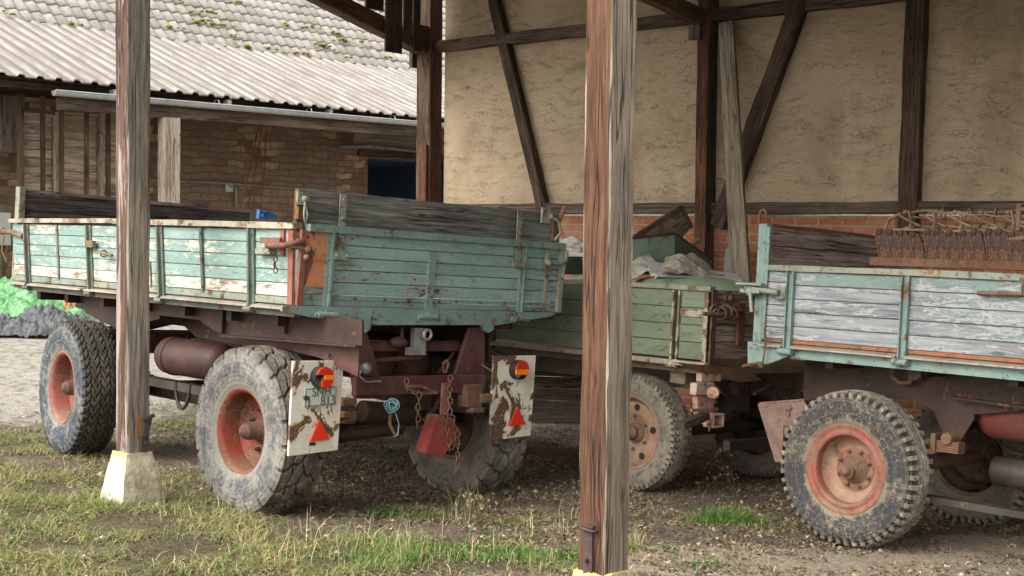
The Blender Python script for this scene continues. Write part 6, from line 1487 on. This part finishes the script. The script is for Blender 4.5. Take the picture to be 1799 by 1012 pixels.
heap('orange_cloth', 'scrap of orange cloth at the end of the green tarpaulin', (126, 18.0), .35, .3, .52, 9.4, 'orange_cloth', 'cloth')
# boards stacked under the middle trailer
sb = thing('stacked_boards', 'pale grey boards stacked on edge beneath the middle trailer, left of the two toned post', 'boards', F2.M)
def sbf(m):
    p = P2(952, 745, 2.6); q = P2(1050, 745, 2.3)
    for i in range(7): m.beam((p.x-.2, 2.7, p.z+.06+i*.105), (q.x+.4, 2.5, p.z+.03+i*.105), .05, .10, wob=.004)
bld(sbf, 'boards', m_wood('bleached boards', (.20, .17, .13), (.38, .34, .28), (.55, .51, .44)), sb)

# dead weeds
def dryweed(px, py, label, hgt, n, lean):
    g = G(px, py); t = thing('dry_weed', label, 'weed', Matrix.Translation((g.x, g.y, ground_z(g.x, g.y)-.01)), 'dead weeds among the trailers')
    rr = random.Random(px)
    def st(m):
        for i in range(n):
            a = rr.uniform(0, 6.28); h = hgt*rr.uniform(.5, 1); dx = lean+rr.gauss(0, .3)
            pts = [Vector((dx*h*u**1.5+.01*math.sin(u*9+a), .25*math.sin(a)*h*u, h*u*(1-.25*u))) for u in np.linspace(0, 1, 9)]
            m.tube(pts, [.0028-.0018*u for u in np.linspace(0, 1, 9)], 5)
            for p in pts[3:]:
                q = p+Vector((rr.uniform(-.03, .03), rr.uniform(-.03, .03), rr.uniform(-.01, .03))); m.tube([p, q], [.0012, .0008], 4)
    bld(st, 'stems', m_flat('dry brown stems', (.15, .10, .065), .9), t)
    def lv(m):
        for i in range(n*5):
            p = Vector((lean*hgt*rr.random()+rr.gauss(0, .05), rr.gauss(0, .05), hgt*rr.uniform(.15, .75))); s_ = rr.uniform(.006, .014)
            m.add([p, p+Vector((s_, rr.uniform(-s_, s_), s_)), p+Vector((rr.uniform(-s_, s_), 0, 2*s_)), p+Vector((-s_, rr.uniform(-s_, s_), s_))], [(0, 1, 2, 3)])
    bld(lv, 'leaves', m_flat('withered leaves', (.24, .20, .14), .9), t)
dryweed(1290, 858, 'thin dead weed standing in the shade left of the pinkish mudguard', .42, 6, -.5)
dryweed(1300, 1008, 'single drooping dead stalk on the bare path right of the two toned post', .32, 2, -.55)
dryweed(835, 905, 'pale dead weed tuft in front of the far rear wheel', .24, 6, .1)
# ------------------------------------------------------------------ a part that stands in several places becomes one object per piece
def split_pieces(o, margin=.02):
    me = o.data; nv = len(me.vertices); par = list(range(nv))
    def find(a):
        while par[a] != a: par[a] = par[par[a]]; a = par[a]
        return a
    for e in me.edges: a, b = find(e.vertices[0]), find(e.vertices[1]); par[a] = b
    comp = {}
    for i in range(nv): comp.setdefault(find(i), []).append(i)
    bb = []
    for vs in comp.values():
        c = np.array([me.vertices[i].co[:] for i in vs]); bb.append([c.min(0)-margin/2, c.max(0)+margin/2, set(vs)])
    ch = True
    while ch:
        ch = False
        for i in range(len(bb)):
            for j in range(i+1, len(bb)):
                if (bb[i][0] <= bb[j][1]).all() and (bb[j][0] <= bb[i][1]).all():
                    bb[i] = [np.minimum(bb[i][0], bb[j][0]), np.maximum(bb[i][1], bb[j][1]), bb[i][2] | bb[j][2]]; bb.pop(j); ch = True; break
            if ch: break
    if len(bb) < 2: return
    import bmesh
    for k_, (_, _, vs) in enumerate(bb[1:]):
        bm = bmesh.new(); bm.from_mesh(me); bm.verts.ensure_lookup_table()
        bmesh.ops.delete(bm, geom=[v for v in bm.verts if v.index not in vs], context='VERTS')
        m2 = bpy.data.meshes.new(o.data.name); bm.to_mesh(m2); bm.free()
        for mt in me.materials: m2.materials.append(mt)
        c = o.copy(); c.data = m2; COL.objects.link(c); c.parent = o.parent
    bm = bmesh.new(); bm.from_mesh(me); bm.verts.ensure_lookup_table()
    bmesh.ops.delete(bm, geom=[v for v in bm.verts if v.index not in bb[0][2]], context='VERTS'); bm.to_mesh(me); bm.free()
SPL = {'gusset', 'bracket', 'hook', 'corner_post', 'gable_board', 'stud', 'gutter_bracket', 'rafter', 'rear_air_tank', 'cross_bearer', 'pipe', 'hanging_cable', 'cleat', 'bottom_strip', 'edge_iron', 'corner_iron', 'latch_bracket', 'bolt_head', 'rust_strip', 'board_end', 'board_bracket', 'side_hook', 'stile', 'side_latch', 'valve', 'bottom_lip', 'side_panel', 'hasp', 'turntable_frame', 'chassis_rail', 'undercarriage', 'brake_gear', 'mudguard', 'boarding'}
for o in list(COL.objects):
    if o.type == 'MESH' and o.name.split('.')[0] in SPL: split_pieces(o, .02 if o.name.split('.')[0] not in ('side_panel', 'boarding') else .012)
